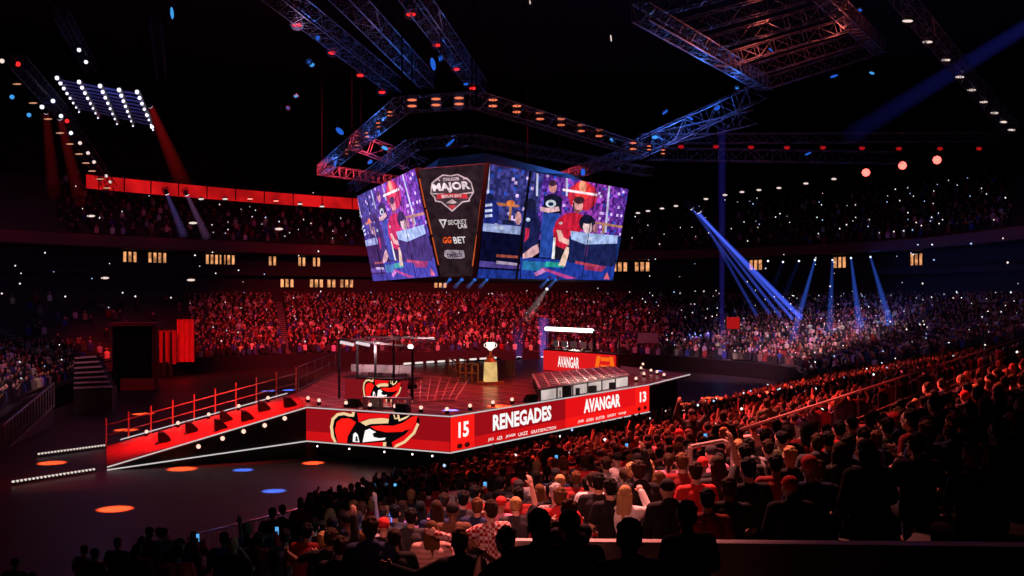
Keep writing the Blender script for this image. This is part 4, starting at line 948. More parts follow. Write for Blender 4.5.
def head_fill(bm, J):
    h = J['head']; capsule(bm, J['neck']-V((0, 0, .03)), .056, h+V((0, -.01, -.06)), .052)
    ellipsoid(bm, h+V((0, 0, .022)), (.076, .094, .098)); ellipsoid(bm, h+V((0, .022, -.05)), (.058, .066, .066)); ellipsoid(bm, h+V((0, .06, -.088)), (.028, .024, .022))
    capsule(bm, h+V((0, .088, .012)), .011, h+V((0, .106, -.026)), .016)                       # nose
    capsule(bm, h+V((-.018, .082, -.062)), .010, h+V((.018, .082, -.062)), .010)              # mouth
    for s in (-1, 1):
        ellipsoid(bm, h+V((s*.078, -.004, -.012)), (.012, .022, .034)); ellipsoid(bm, h+V((s*.03, .084, .012)), (.014, .010, .010)); capsule(bm, h+V((s*.016, .088, .034)), .009, h+V((s*.046, .078, .034)), .008)
def build_pose(name):
    P = POSES[name]; J = skeleton(P); S = {'J': J}
    def body(bm):
        torso(bm, J, -.008); arms(bm, J); legs(bm, J); head_fill(bm, J)
        for n, s in (('R', 1), ('L', -1)):
            pt = V((-s, .2, 0)) if P.get('clap') else (V((0, .3, -1)) if 'lap' in name or 'stand' in name else V((-s*.3, 1, 0)))
            hand(bm, J['w'+n], J['e'+n], P['curl'], -s if pt.z < 0 else s, pt)
            capsule(bm, J['a'+n]+V((0, -.02, -.04)), .042, J['t'+n], .036)
    S['body'] = fuse(body, 'body '+name)
    S['short'] = fuse(lambda bm: (torso(bm, J, .014), [capsule(bm, J['s'+n], .076, lerp(J['s'+n], J['e'+n], .72), .064) for n in 'RL']), 'short sleeved top '+name, .014)
    S['long'] = fuse(lambda bm: (torso(bm, J, .018), arms(bm, J, .018)), 'long sleeved top '+name, .014)
    def hood(bm):
        torso(bm, J, .026); arms(bm, J, .022); ellipsoid(bm, J['neck']+V((0, -.075, -.005)), (.11, .07, .075)); ellipsoid(bm, J['neck']+V((0, -.02, -.03)), (.09, .085, .05))
    S['hood'] = fuse(hood, 'hooded top '+name, .014)
    def trousers(bm):
        legs(bm, J, .014)
        for s in (-1, 1): ellipsoid(bm, J['hip']+V((s*.075, 0, -.01)), (.13, .135, .12))
    S['trousers'] = fuse(trousers, 'trousers '+name, .014)
    h = J['head']; rg = random.Random(sum(map(ord, name)))
    def hair(kind):
        def f(bm):
            ellipsoid(bm, h+V((0, -.020, .040)), (.086, .094, .094))
            if kind == 'short':
                ellipsoid(bm, h+V((0, -.045, -.01)), (.074, .056, .07))
                for k in range(22):
                    a, b = rg.uniform(0, 6.28), rg.uniform(.1, 1.3); ellipsoid(bm, h+V((.080*math.cos(a)*math.sin(b), -.02+.086*math.sin(a)*math.sin(b), .045+.088*math.cos(b))), (.022, .022, .018))
            if kind == 'long':
                for x in (-.055, 0, .055): capsule(bm, h+V((x, -.05, .0)), .05, J['neck']+V((x*1.25, -.105, -.16)), .035)
            if kind == 'bun': ellipsoid(bm, h+V((0, -.11, .075)), (.045, .042, .045)); ellipsoid(bm, h+V((0, -.045, -.01)), (.072, .05, .06))
            if kind == 'tail': capsule(bm, h+V((0, -.10, .05)), .034, h+V((0, -.145, -.13)), .022); ellipsoid(bm, h+V((0, -.045, -.01)), (.072, .05, .06))
        return fuse(f, kind+' hair '+name, .011, 1)
    for k in ('short', 'long', 'bun', 'tail'): S['hair '+k] = hair(k)
    def cap(bm): ellipsoid(bm, h+V((0, -.012, .052)), (.088, .104, .086)); ellipsoid(bm, h+V((0, .10, .035)), (.066, .07, .012))
    S['cap'] = fuse(cap, 'cap '+name, .011, 1)
    return S
KIT = {n: build_pose(n) for n in POSES}
# clothes and skin
def cloth(name, col, **k): return mat(name, col, .85, noise=.3, scale=14, spec=.15, **k)
TOPS = {'black': cloth('black cloth', (.012, .011, .013)), 'charcoal': cloth('charcoal cloth', (.035, .034, .038)), 'dark red': cloth('dark red cloth', (.20, .015, .015)), 'red': cloth('red cloth', (.55, .03, .03)),
        'white': cloth('white cloth', (.75, .72, .70)), 'grey': cloth('grey cloth', (.28, .27, .28)), 'navy': cloth('navy cloth', (.02, .03, .09)), 'pink': cloth('pink cloth', (.65, .22, .34)), 'brown': cloth('brown cloth', (.12, .06, .035)), 'olive': cloth('olive cloth', (.08, .08, .04))}
HAIRC = {'black': mat('black hair', (.008, .007, .007), .8, spec=.1), 'dark brown': mat('dark brown hair', (.03, .015, .009), .8, spec=.1), 'brown': mat('brown hair', (.10, .045, .02), .8, spec=.1), 'fair': mat('fair hair', (.40, .24, .10), .8, spec=.1), 'grey': mat('grey hair', (.35, .33, .32), .6)}
SKINS = [mat('pale skin', (.62, .36, .27), .55, noise=.08), mat('light skin', (.52, .29, .20), .55, noise=.08), mat('tan skin', (.38, .20, .13), .55, noise=.08), mat('brown skin', (.16, .08, .05), .55, noise=.08)]
JEANS = cloth('blue jeans', (.04, .06, .16)); DARKTR = cloth('dark trousers', (.015, .015, .018))
def pattern(name, kind, a, b, scale):
    m_ = cloth(name, a); n_ = m_.node_tree; bs_ = n_.nodes['Principled BSDF']; tc_ = n_.nodes.new('ShaderNodeTexCoord')
    if kind == 'check': t_ = n_.nodes.new('ShaderNodeTexChecker'); t_.inputs['Scale'].default_value = scale
    else: t_ = n_.nodes.new('ShaderNodeTexWave'); t_.bands_direction = 'Z'; t_.inputs['Scale'].default_value = scale; t_.inputs['Distortion'].default_value = 1.2
    mx_ = n_.nodes.new('ShaderNodeMix'); mx_.data_type = 'RGBA'; mx_.inputs[6].default_value = (*a, 1); mx_.inputs[7].default_value = (*b, 1)
    n_.links.new(tc_.outputs['Object'], t_.inputs['Vector']); n_.links.new(t_.outputs['Fac'], mx_.inputs[0]); n_.links.new(mx_.outputs[2], bs_.inputs['Base Color']); return m_
TOPS['plaid'] = pattern('plaid cloth', 'check', (.70, .55, .52), (.35, .02, .03), 24); TOPS['striped pink'] = pattern('striped knit', 'wave', (.80, .50, .45), (.55, .28, .25), 5); TOPS['checked grey'] = pattern('checked grey cloth', 'check', (.45, .40, .40), (.20, .10, .10), 30)
ONE = {}
def joined(pose, top, hair):               # the same figure as one light mesh for people too small to show parts
    k = (pose, top, hair)
    if k in ONE: return ONE[k]
    bm = bmesh.new()
    for i, part in enumerate(('body', top, 'trousers', hair if hair == 'cap' else 'hair '+hair)):
        o = bpy.data.objects.new('t', KIT[pose][part]); C.objects.link(o); d = o.modifiers.new('d', 'DECIMATE'); d.ratio = .12 if i == 0 else .16
        dg = bpy.context.evaluated_depsgraph_get(); me = bpy.data.meshes.new_from_object(o.evaluated_get(dg)); bpy.data.objects.remove(o)
        n0 = len(bm.faces); bm.from_mesh(me); bm.faces.ensure_lookup_table()
        for f in bm.faces[n0:]: f.material_index = i; f.smooth = True
        bpy.data.meshes.remove(me)
    me = bpy.data.meshes.new('figure'); bm.to_mesh(me); bm.free()
    for _ in range(4): me.materials.append(None)
    ONE[k] = me; return me
def set_mat(o, i, m_): o.material_slots[i].link = 'OBJECT'; o.material_slots[i].material = m_
for S in KIT.values():
    for k, me in S.items():
        if k != 'J': me.materials.append(SKINS[0])
def person(p, rz, pose, top, topcol, hair, hairc, label, group=None, skin=None, trs=None, detail=True, s=1.0):
    skin = skin or SKINS[0]; trs = trs or DARKTR
    if not detail:
        o = bpy.data.objects.new('person', joined(pose, top, hair)); C.objects.link(o)
        o.location = p; o.rotation_euler.z = rz; o.scale = (s, s, s); tag(o, label, 'person', group)
        for i, m_ in enumerate((skin, TOPS[topcol], trs, TOPS[hairc] if hair == 'cap' else HAIRC[hairc])): set_mat(o, i, m_)
        return o
    r = thing('person', label, 'person', tuple(p), rz, group); r.scale = (s, s, s)
    for nm, part, m_ in (('body', 'body', skin), ('hoodie' if top == 'hood' else 'shirt', top, TOPS[topcol]), ('trousers', 'trousers', trs), ('cap' if hair == 'cap' else 'hair', hair if hair == 'cap' else 'hair '+hair, TOPS[hairc] if hair == 'cap' else HAIRC[hairc])):
        o = bpy.data.objects.new(nm, KIT[pose][part]); C.objects.link(o); o.parent = r; set_mat(o, 0, m_)
    return r
# ================================================================ spectators in the near stand
rng = random.Random(11)
HEADOFF = 1.24
STAGE_C = V((-2, 58, 0))
def facing(p, jit=.25):
    d = STAGE_C-p; return math.atan2(-d.x, d.y)+rng.uniform(-jit, jit)
def plane_hit(px, py, hh=HEADOFF):          # where a seated head seen at this pixel has its feet
    a, b = (px-512)/F_PX, (py-HZ)/F_PX
    e0 = N.dot(-F0); c = N.x*a+N.y          # e = e0 + c*Y
    Y = (7.5-.45-hh-K*e0)/(b+K*c)
    p = V((a*Y, Y, 0)); e = N.dot(p-F0); r = round((e-.45)/ROW); 
    return V((p.x, p.y, near_z(max(0, r)*ROW))), max(0, r)
TAKEN = []
# parapet running down the stand in front of the nearest seats
P0, P1 = V((-.28, 14.4, 0)), V((3.85, 7.2, 0))
def par_d(p):
    d = P1-P0; t = max(0, min(1, (p-P0).dot(d)/d.dot(d))); q = P0+d*t; return (V((p.x, p.y, 0))-q).length
# --- people one can single out in the photograph: pixel of the head, pose, clothes
SPEC = [
 (432, 531, 'lap', 'long', 'striped pink', 'long', 'brown', .15, 0, JEANS, 'person in striped pale pink sweater with long brown hair, seen from behind', .96),
 (494, 511, 'point', 'long', 'plaid', 'short', 'dark brown', .5, 0, DARKTR, 'person in red and white plaid shirt stretching an arm to the left', 1),
 (462, 543, 'point', 'hood', 'black', 'short', 'brown', .3, 0, JEANS, 'person in black hoodie pointing left, beside the pale sweater', 1),
 (557, 494, 'lap', 'short', 'checked grey', 'short', 'grey', .1, 0, DARKTR, 'grey haired person in checked shirt', 1),
 (516, 505, 'raised', 'short', 'charcoal', 'bun', 'fair', .2, 0, DARKTR, 'fair haired person with bun beside the plaid shirt, one arm up', .96),
 (594, 482, 'lap', 'short', 'white', 'short', 'dark brown', 0, 0, DARKTR, 'person in bright white tee, seen square from behind', 1),
 (613, 489, 'lap', 'short', 'black', 'short', 'black', .3, 0, DARKTR, 'dark haired person in black tee beside the white tee', 1),
 (625, 494, 'phone', 'long', 'white', 'long', 'fair', -.4, 0, JEANS, 'person in white long sleeved top with fair hair, turned toward the stage', .95),
 (641, 472, 'lap', 'hood', 'black', 'short', 'dark brown', .2, 0, DARKTR, 'person in black hoodie with broad dark back, right of the white long sleeves', 1.1),
 (573, 512, 'clap', 'long', 'black', 'short', 'brown', .5, 0, DARKTR, 'person in black top clapping with pale raised hands', 1),
 (662, 480, 'lap', 'short', 'dark red', 'long', 'brown', .2, 1, DARKTR, 'person with long brown hair in dark red top behind the broad dark hoodie', .96),
 (670, 490, 'lap', 'hood', 'black', 'cap', 'black', .1, 0, DARKTR, 'person in black hoodie and black cap right of the broad dark hoodie', 1),
 (698, 473, 'lap', 'short', 'red', 'short', 'dark brown', .1, 0, DARKTR, 'person in plain red tee, broad back to the camera', 1.02),
 (692, 517, 'lap', 'short', 'brown', 'short', 'black', .3, 2, DARKTR, 'dark haired person in brown tee with bare forearms, near the parapet', 1),
 (722, 462, 'lap', 'hood', 'black', 'tail', 'black', .1, 0, DARKTR, 'person with black ponytail in black hoodie right of the plain red tee', 1),
 (752, 470, 'lap', 'short', 'black', 'short', 'black', .2, 0, DARKTR, 'dark silhouette with short hair under the hooped handrail', 1.05),
 (790, 434, 'lap', 'short', 'black', 'short', 'black', .1, 0, DARKTR, 'dark silhouette with short hair, first of two below the pale bag', 1.05),
 (818, 444, 'lap', 'hood', 'charcoal', 'short', 'dark brown', -.4, 0, DARKTR, 'person in charcoal hoodie with red rim light along one side', 1.05),
 (842, 430, 'lap', 'short', 'red', 'short', 'black', 0, 0, DARKTR, 'person in red tee with dark straps and round dark hair', 1.05),
 (856, 424, 'lap', 'short', 'black', 'short', 'black', .3, 1, DARKTR, 'dark round headed person directly behind the red tee with straps', 1.05),
 (872, 452, 'lap', 'hood', 'black', 'long', 'black', .2, 0, DARKTR, 'black long haired silhouette before the dim red seats', 1.08),
 (918, 420, 'lap', 'short', 'dark red', 'short', 'dark brown', .6, 0, DARKTR, 'person in dark red tee at the edge of the dark right corner', 1.1),
 (940, 405, 'lap', 'hood', 'black', 'short', 'black', .2, 0, DARKTR, 'black hooded silhouette at the edge of the dark right corner', 1.1),
 (340, 548, 'lap', 'short', 'black', 'short', 'dark brown', .2, 0, DARKTR, 'dim seated person in black tee, leftmost before the blue lit cloth', 1),
 (370, 530, 'lap', 'hood', 'navy', 'short', 'dark brown', .1, 0, DARKTR, 'broad person in navy hoodie left of the pale sweater', 1.1),
 (395, 540, 'lap', 'short', 'black', 'bun', 'dark brown', .2, 0, DARKTR, 'person with dark bun in black tee just left of the pale sweater', 1),
 (473, 494, 'lap', 'short', 'red', 'short', 'black', -.3, 0, DARKTR, 'person in red tee bent beside a glowing phone', 1),
 (541, 528, 'lap', 'hood', 'black', 'short', 'black', .1, 0, DARKTR, 'large black hoodie back below the grey haired person', 1.12),
 (572, 528, 'lap', 'hood', 'charcoal', 'cap', 'charcoal', .1, 0, DARKTR, 'person in charcoal hoodie and cap right of the large black hoodie', 1.1),
 (633, 540, 'lap', 'hood', 'black', 'short', 'black', .1, 0, DARKTR, 'near black silhouette behind the parapet, below the broad dark hoodie', 1.1),
 (512, 541, 'clap', 'short', 'charcoal', 'short', 'black', .8, 0, DARKTR, 'person in charcoal tee raising a pale hand before the parapet', 1),
]
people = []
for (px, py, pose, top, tc_, hr, hc, turn, sk, tr_, lab, s) in SPEC:
    sh = HEADOFF if POSES[pose]['sit'] else 1.64
    p, r = plane_hit(px, py, sh*s)
    if POSES[pose]['sit'] == 0 and pose == 'stand': pass
    a, b = (px-512)/F_PX, (py-HZ)/F_PX
    Y = (7.5-p.z-sh*s)/b; p = V((a*Y, Y, p.z))
    TAKEN.append((p, .5)); person(p, facing(p, 0)+turn, pose, top, tc_, hr, hc, lab, skin=SKINS[sk], trs=tr_, s=s)
# --- the seat grid: nearest in frame become individuals
cand = []
for r in range(0, 25):
    e = r*ROW+.42; z = near_z(r*ROW); tau = -14+rng.uniform(0, .5)
    while tau < 52:
        tau += .58+rng.uniform(-.04, .06)
        if rng.random() > .90: continue
        p = near_pos(tau, e+rng.uniform(-.06, .06)); p.z = z
        if p.y < 5.2: continue
        x, y = pix(p+V((0, 0, 1.24)))
        if not (-8 < x < 1034 and y < 592): continue
        if x < 300+max(0, y-505)*.15 and rng.random() < .85: continue     # the dark left end is thinly filled
        if (p.xy-CAM.xy).length < 5.4 or par_d(p) < .42: continue
        if any((p.xy-q.xy).length < d for q, d in TAKEN): continue
        if r in (17, 18, 19) and tau > D.dot(V((4.18, 20.2, 0))-F0)-.4: continue    # walkway behind the long handrail
        # keep the two aisles free
        if abs(tau-9.5) < .65 or abs(tau-31) < .6: continue
        cand.append((p.y, p, r, tau))
cand.sort(key=lambda c: c[0])
NIND = 300-len(SPEC)-len(PLAYERS)
near_ind, near_rest = cand[:NIND], cand[NIND:]
rows = {}
for c in near_ind: rows.setdefault(c[2], []).append(c)
PW = {'lap': 'seated', 'clap': 'clapping', 'phone': 'filming', 'raised': 'waving', 'lean': 'leaning', 'point': 'pointing', 'stand': 'standing', 'cheer': 'cheering'}
tops = ['black']*9+['charcoal']*5+['dark red']*4+['red']*2+['white']*2+['grey']*2+['navy']*3+['pink', 'brown', 'olive', 'olive']
NDET = 110; order = {id(c): i for i, c in enumerate(near_ind)}; phones = 0
for r, lst in sorted(rows.items()):
    lst.sort(key=lambda c: c[3])
    for k, c in enumerate(lst):
        y, p, _, tau = c; i = order[id(c)]; px_ = pix(p)[0]
        pose = rng.choices(['lap', 'lean', 'clap', 'phone', 'raised', 'point', 'stand', 'cheer'], [62, 10, 8, 5, 4, 2, 3, 1])[0]
        if y < 9.5 or (y < 22 and pose in ('stand', 'cheer')) or (px_ > 820 and pose in ('cheer', 'stand', 'raised', 'phone')): pose = 'lap'
        top = rng.choice(['short', 'short', 'long', 'hood']); tcn = rng.choice(tops)
        if px_ > 840 or y < 9.5 or (px_ > 720 and y < 13): tcn = rng.choice(['black', 'black', 'charcoal', 'navy'])  # dark clothes stand in for shade in the right corner and nearest rows
        if top == 'hood' and tcn in ('pink', 'white'): top = 'short'
        hr = rng.choices(['short', 'long', 'bun', 'tail', 'cap'], [60, 16, 5, 7, 10])[0]
        hc = rng.choice(['black', 'black', 'dark brown', 'dark brown', 'brown', 'fair']) if hr != 'cap' else rng.choice(['black', 'charcoal', 'red'])
        hw = (hc+' cap') if hr == 'cap' else {'short': 'short ', 'long': 'long ', 'bun': 'tied ', 'tail': 'ponytailed '}[hr]+hc+' hair'
        lab = f'{PW[pose]} person, {tcn} top, {hw}, {nth(r)} row up, {nth(k)} from left'
        rz = facing(p, .3); s = rng.uniform(.93, 1.06); pz = p.copy()
        if not POSES[pose]['sit']: pz = p+V((N*-.25).to_tuple())
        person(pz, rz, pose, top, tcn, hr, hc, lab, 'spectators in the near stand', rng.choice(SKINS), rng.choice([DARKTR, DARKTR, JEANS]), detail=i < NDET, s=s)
        if pose == 'phone' and phones < 14:
            phones += 1; w = KIT['phone']['J']['wR']+V((-.03, .07, .08)); q = pz+Matrix.Rotation(rz, 3, 'Z') @ (w*s)
            th = thing('phone', f'lit phone of filming person in {tcn} top, {nth(r)} row up, {nth(k)} from left', 'phone', tuple(q), rz)
            mb = MB(); mb.box((0, 0, 0), (.072, .009, .15)); o = bpy.data.objects.new('phone_case', mb.mesh('phone case', M_black)); C.objects.link(o); o.parent = th
            mb = MB(); mb.box((0, -.006, 0), (.064, .002, .138)); o = bpy.data.objects.new('phone_screen', mb.mesh('phone screen', emit('phone screen', (.12, .5, 1), .9))); C.objects.link(o); o.parent = th
# players at their desks
for k, (p, rz, lab, g) in enumerate(PLAYERS):
    w = 'left' in g
    person(V((p.x, p.y, ZD)), rz, 'lap', 'short', 'white' if w and k % 2 else ('grey' if w else 'dark red'), 'short', ['black', 'dark brown', 'brown'][k % 3], lab, g, SKINS[k % 2], detail=False, s=1.12)
# --- everyone else: one mass
def lit(c, k=.4): return tuple(x*rng.uniform(1-k, 1+k) for x in c)  # scatters a colour at random around its own tone
SH = [(.012, .011, .013)]*7+[(.04, .04, .045)]*4+[(.20, .02, .02)]*3+[(.5, .05, .05)]+[(.6, .57, .55)]*3+[(.22, .2, .2)]*2+[(.03, .04, .12)]*2
HB = [(.01, .008, .008)]*3+[(.05, .025, .015)]*3+[(.2, .1, .05)]; FA = [(.5, .3, .22), (.42, .24, .17), (.55, .34, .27), (.2, .1, .07)]
SHF = [(.012, .011, .014)]*13+[(.05, .04, .045)]*3+[(.16, .02, .02)]*2+[(.55, .5, .5)]*2+[(.2, .18, .18)]+[(.03, .05, .2)]*2
crowd = MB()
OCT = [(0, 0, 1), (1, 0, 0), (0, 1, 0), (-1, 0, 0), (0, -1, 0), (0, 0, -1)]; OF = [(0, 1, 2), (0, 2, 3), (0, 3, 4), (0, 4, 1), (5, 2, 1), (5, 3, 2), (5, 4, 3), (5, 1, 4)]
def mass_person(p, rz, lod, front, up=0):
    c, s = math.cos(rz), math.sin(rz); sc_ = rng.uniform(.93, 1.07)
    def T(x, y, z): return (p.x+(c*x-s*y)*sc_, p.y+(s*x+c*y)*sc_, p.z+z*sc_)
    sh = lit(rng.choice(SHF if front else SH)); hd = lit(rng.choice(FA)) if front else lit(rng.choice(HB)); dy = rng.uniform(-.05, .08)
    crowd.add([T(-.19, -.10, .44), T(.19, -.10, .44), T(.17, .14, .44), T(-.17, .14, .44), T(-.235, -.06+dy, .96), T(.235, -.06+dy, .96), T(.20, .09+dy, .92), T(-.20, .09+dy, .92), T(0, dy, 1.06)],
        [(0, 1, 5, 4), (1, 2, 6, 5), (2, 3, 7, 6), (3, 0, 4, 7), (4, 5, 8), (5, 6, 8), (6, 7, 8), (7, 4, 8)], sh)
    if lod:
        crowd.ball(T(0, .03+dy, 1.20), (.085, .10, .125), 7, 5, lit(rng.choice(FA)), rz=rz)
        crowd.ball(T(0, .0+dy, 1.235), (.092, .098, .112), 7, 5, lit(rng.choice(HB)), rz=rz)
        skin = lit(rng.choice(FA)); a = rng.random()
        for sx in (-1, 1):
            if a < .10: e, w = (sx*.30, .12, 1.12), (sx*.2, .2, 1.42)
            elif a < .2: e, w = (sx*.27, .2, .86), (sx*.06, .36, 1.06)
            else: e, w = (sx*.28, .08, .76), (sx*.13, .3, .66)
            crowd.tube(T(sx*.2, dy, .96), T(*e), .055, .045, 5, sh); crowd.tube(T(*e), T(*w), .042, .035, 5, skin)
        crowd.add([T(-.18, 0, .42), T(.18, 0, .42), T(.18, .5, .44), T(-.18, .5, .44), T(-.18, 0, .58), T(.18, 0, .58), T(.18, .5, .56), T(-.18, .5, .56), T(-.18, .42, .02), T(.18, .42, .02), T(.18, .52, .02), T(-.18, .52, .02)],
            [(4, 5, 6, 7), (1, 2, 6, 5), (0, 4, 7, 3), (2, 3, 11, 10), (7, 6, 10, 11), (3, 7, 8), (2, 9, 6)], (.015, .015, .02))
    else:
        crowd.add([T(x*.105, y*.11+dy, 1.2+z*.145) for x, y, z in OCT], OF, hd)
        if rng.random() < .22:
            sx = rng.choice((-1, 1)); crowd.tube(T(sx*.2, .05, .96), T(sx*.15, .3, 1.25), .055, .05, 4, hd, cap=False)
for y, p, r, tau in near_rest: mass_person(p, facing(p, .3), y < 40, False)
phones_mb = MB()
def glint(p, r, col): phones_mb.add([(p.x+x*r, p.y+y*r, p.z+z*r) for x, y, z in OCT], OF, col)
COLS = [(1, .95, .9), (1, .95, .9), (.8, .9, 1), (1, .8, .7), (.45, .65, 1)]
for (y, p, r, tau) in near_rest:
    if rng.random() < .05: glint(p+V((rng.uniform(-.2, .2), .3, rng.uniform(1.0, 1.4))), .05, rng.choice(COLS))
AISLE = (20, 33, 47, 60, 73, 87, 100, 113, 126)
for r in range(ROWS):
    q = (r+.5)/ROWS; z = bowl_z(r/ROWS); acc = 0
    for i in range(NS-1):
        a, b = bowl(i, q), bowl(i+1, q); L = (b-a).length
        if a.y < 35: continue
        while acc < L:
            t = acc/L; acc += .66+rng.uniform(-.08, .16)
            p = a.lerp(b, t); 
            if any(abs(i+t-k) < .34 for k in AISLE): continue
            px_, py_ = pix(p+V((0, 0, 1.2+z)))
            if not -20 < px_ < 1044: continue
            dens = .93
            if px_ < 190: dens = .85 if (px_ < 78 and py_ > 338) else (.05 if py_ < 338 else .25)
            if rng.random() > dens: continue
            p = V((p.x+rng.uniform(-.1, .1), p.y+rng.uniform(-.1, .1), z))
            if 118 < px_ < 196 and r < 7: continue
            mass_person(p, math.atan2(-(STAGE_C.x-p.x), STAGE_C.y-p.y), False, True)
            if rng.random() < (.035 if px_ < 640 else .07): glint(p+V((0, 0, rng.uniform(.8, 1.35)))+(CAM-p).normalized()*.5, rng.uniform(.04, .085), rng.choice(COLS))
        acc -= L
for r in range(15):
    z = 12.9+r*.5; acc = 0
    for i in range(NS-1):
        a = SCV[i]+out_dir(i)*(-1.0+r*1.15); b = SCV[i+1]+out_dir(i+1)*(-1.0+r*1.15); L = (b-a).length
        if a.y < 60: continue
        while acc < L:
            t = acc/L; acc += 1.0+rng.uniform(0, 1.2); p = a.lerp(b, t); p.z = z
            px_ = pix(p)[0]
            if not 60 < px_ < 1010: continue
            mass_person(p, math.atan2(-(STAGE_C.x-p.x), STAGE_C.y-p.y), False, True)
            if rng.random() < (.13 if px_ > 200 else .03): glint(p+V((0, 0, 1.1))+(CAM-p).normalized()*.6, rng.uniform(.05, .10), rng.choice(COLS))
        acc -= L
o = crowd.build('crowd', attr_mat('crowd cloth and skin'), None, True); tag(o, 'dense mass of seated spectators filling all the farther stands', 'crowd', kind='stuff')
# scattered tiny lights in the unlit upper air and tiers
for _ in range(260):
    i = rng.randrange(8, NS-30); o_ = out_dir(i); z = rng.uniform(6.6, 12.4); p = SCV[i]-o_*rng.uniform(.3, 3)+V((0, 0, z)); x = pix(p)[0] if p.y > 40 else -1
    if 0 < x < 1024 and rng.random() < (.25 if x < 640 else .5): glint(p, rng.uniform(.04, .11), rng.choice(COLS))
o = phones_mb.build('phone_lights', emit('tiny lights', (1, 1, 1), 1.3, attr='col'), None, True); tag(o, 'hundreds of tiny white phone lights scattered through the stands', 'lights', kind='stuff')
# ================================================================ rails, barriers and fittings of the stands
pr = MB()
n_ = (P1-P0).normalized(); s_ = V((-n_.y, n_.x, 0))*.14
def top_z(p): return near_z(N.dot(p-F0))+.78
a, b, c, d = P0-s_, P1-s_, P1+s_, P0+s_
def zz(p, z): return V((p.x, p.y, z))
pr.slab([zz(a, near_z(N.dot(P0-F0))-.8), zz(b, near_z(N.dot(P1-F0))-.8), zz(c, near_z(N.dot(P1-F0))-.8), zz(d, near_z(N.dot(P0-F0))-.8)], [zz(a, top_z(P0)), zz(b, top_z(P1)), zz(c, top_z(P1)), zz(d, top_z(P0))], 0)
tag(pr.build('wall_parapet', M_concpale), kind='structure')
# long handrail along the row
def near_rail(name, label, p, q, h, posts, mat_=M_steel, mid=True):
    th = thing(name, label, 'railing', tuple(p))
    mb = MB(); mb.tube(p, q, .03, n=6); mb.build('top_rail', mat_, th)
    if mid: mb = MB(); mb.tube(p-V((0, 0, h*.5)), q-V((0, 0, h*.5)), .015, n=5); mb.build('middle_rail', mat_, th)
    for k in range(posts): a = p.lerp(q, k/(posts-1)); mb = MB(); mb.tube(a, a-V((0, 0, h)), .022, n=5); mb.build('post', mat_ if name != 'handrail' else M_blackmetal, th)
M_rail = mat('pale rail', (.55, .42, .40), .4, .5)
RA = V((4.18, 20.2, 4.97)); e_r = N.dot(V((RA.x, RA.y, 0))-F0)
near_rail('handrail', 'long pale handrail running away along a row of the near stand', RA, RA+D*48, RA.z-near_z(int(e_r/ROW)*ROW), 22, M_rail)
p = onz(612, 374, 0)
q0 = at(880, 363, 96); q1 = at(946, 346, 94)
near_rail('handrail', 'pale stair rail in the far right stand, right one of two', at(912, 356, 90), at(946, 347, 92), 1.0, 4, M_rail)
near_rail('handrail', 'pale stair rail in the far right stand, left one of two', at(886, 362, 84), at(914, 354, 86), 1.0, 4, M_rail)
# hooped handrail
h0 = at(690, 447, 15.5); h1 = at(722, 441, 16.2); h2 = at(730, 443, 16.2); h3 = at(733, 448, 16.2); zf = near_z(N.dot(V((h3.x, h3.y, 0))-F0))
th = thing('stair_handrail', 'pale hooped end of a stair handrail among the spectators', 'railing', tuple(h3))
mb = MB(); mb.path([h0, h1, h2, h3, V((h3.x, h3.y, zf-.2))], .035, 7); mb.build('rail', M_rail, th); mb = MB(); mb.tube(h0, V((h0.x, h0.y, near_z(N.dot(V((h0.x, h0.y, 0))-F0))-.2)), .035); mb.build('post', M_rail, th)
# crowd barriers along the floor edge
for k in range(26):
    t_ = -6+k*2.2; a = near_pos(t_, -.5); b = near_pos(t_+2.0, -.5)
    th = thing('crowd_barrier', 'dark steel crowd barrier panel in the line along the front of the near stand', 'barrier', (a.x, a.y, 0), group='crowd barriers along the near stand')
    mb = MB(); mb.path([a, a+V((0, 0, 1.1)), b+V((0, 0, 1.1)), b], .03, 5); mb.build('frame', M_steel, th)
    mb = MB()
    for j in range(1, 10): q = a.lerp(b, j/10); mb.tube(q+V((0, 0, .12)), q+V((0, 0, 1.1)), .012, n=4, cap=False)
    mb.bar(a+V((0, 0, .12)), b+V((0, 0, .12)), .03); mb.build('bars', M_steel, th)
# glowing cyan gate in the line
M_cy = emit('cyan gate glow', (.06, .45, .8), .55)  # cyan light on the barriers, put in as their own glow
for k, (x0, x1, y0, y1, lab) in enumerate([(375, 381, 484, 500, 'narrow glowing cyan arched barrier on the floor, left of two'), (384, 396, 481, 498, 'wide glowing cyan arched barrier on the floor, right of two')]):
    Yg = 33.5; a, b = at(x0, y1, Yg), at(x1, y1-1, Yg); h = (y1-y0)/F_PX*Yg
    th = thing('crowd_gate', lab, 'barrier', tuple(a)); mb = MB(); u = V((0, 0, h)); v = (b-a)*.2
    mb.path([a, a+u*.85, a+u+v, b+u-v, b+u*.85, b], .05, 5); mb.build('arch', M_cy, th)
    mb = MB()
    for j in range(1, 4 if k else 2): q = a.lerp(b, j/(4 if k else 2)); mb.tube(q, q+u*.8, .03, n=4)
    mb.build('bars', M_cy, th)
for k in range(5):
    a = at(309+k*6.6, 512+k*1.9, 27); th = thing('marker_stick', 'short pale slanting light stick low at the left of the near stand', 'light', tuple(a), group='slanting light sticks')
    mb = MB(); mb.tube(a, at(313+k*6.6, 519+k*1.9, 27), .045, n=5); mb.build('stick', emit('stick light', (.8, .65, .7), .45), th)
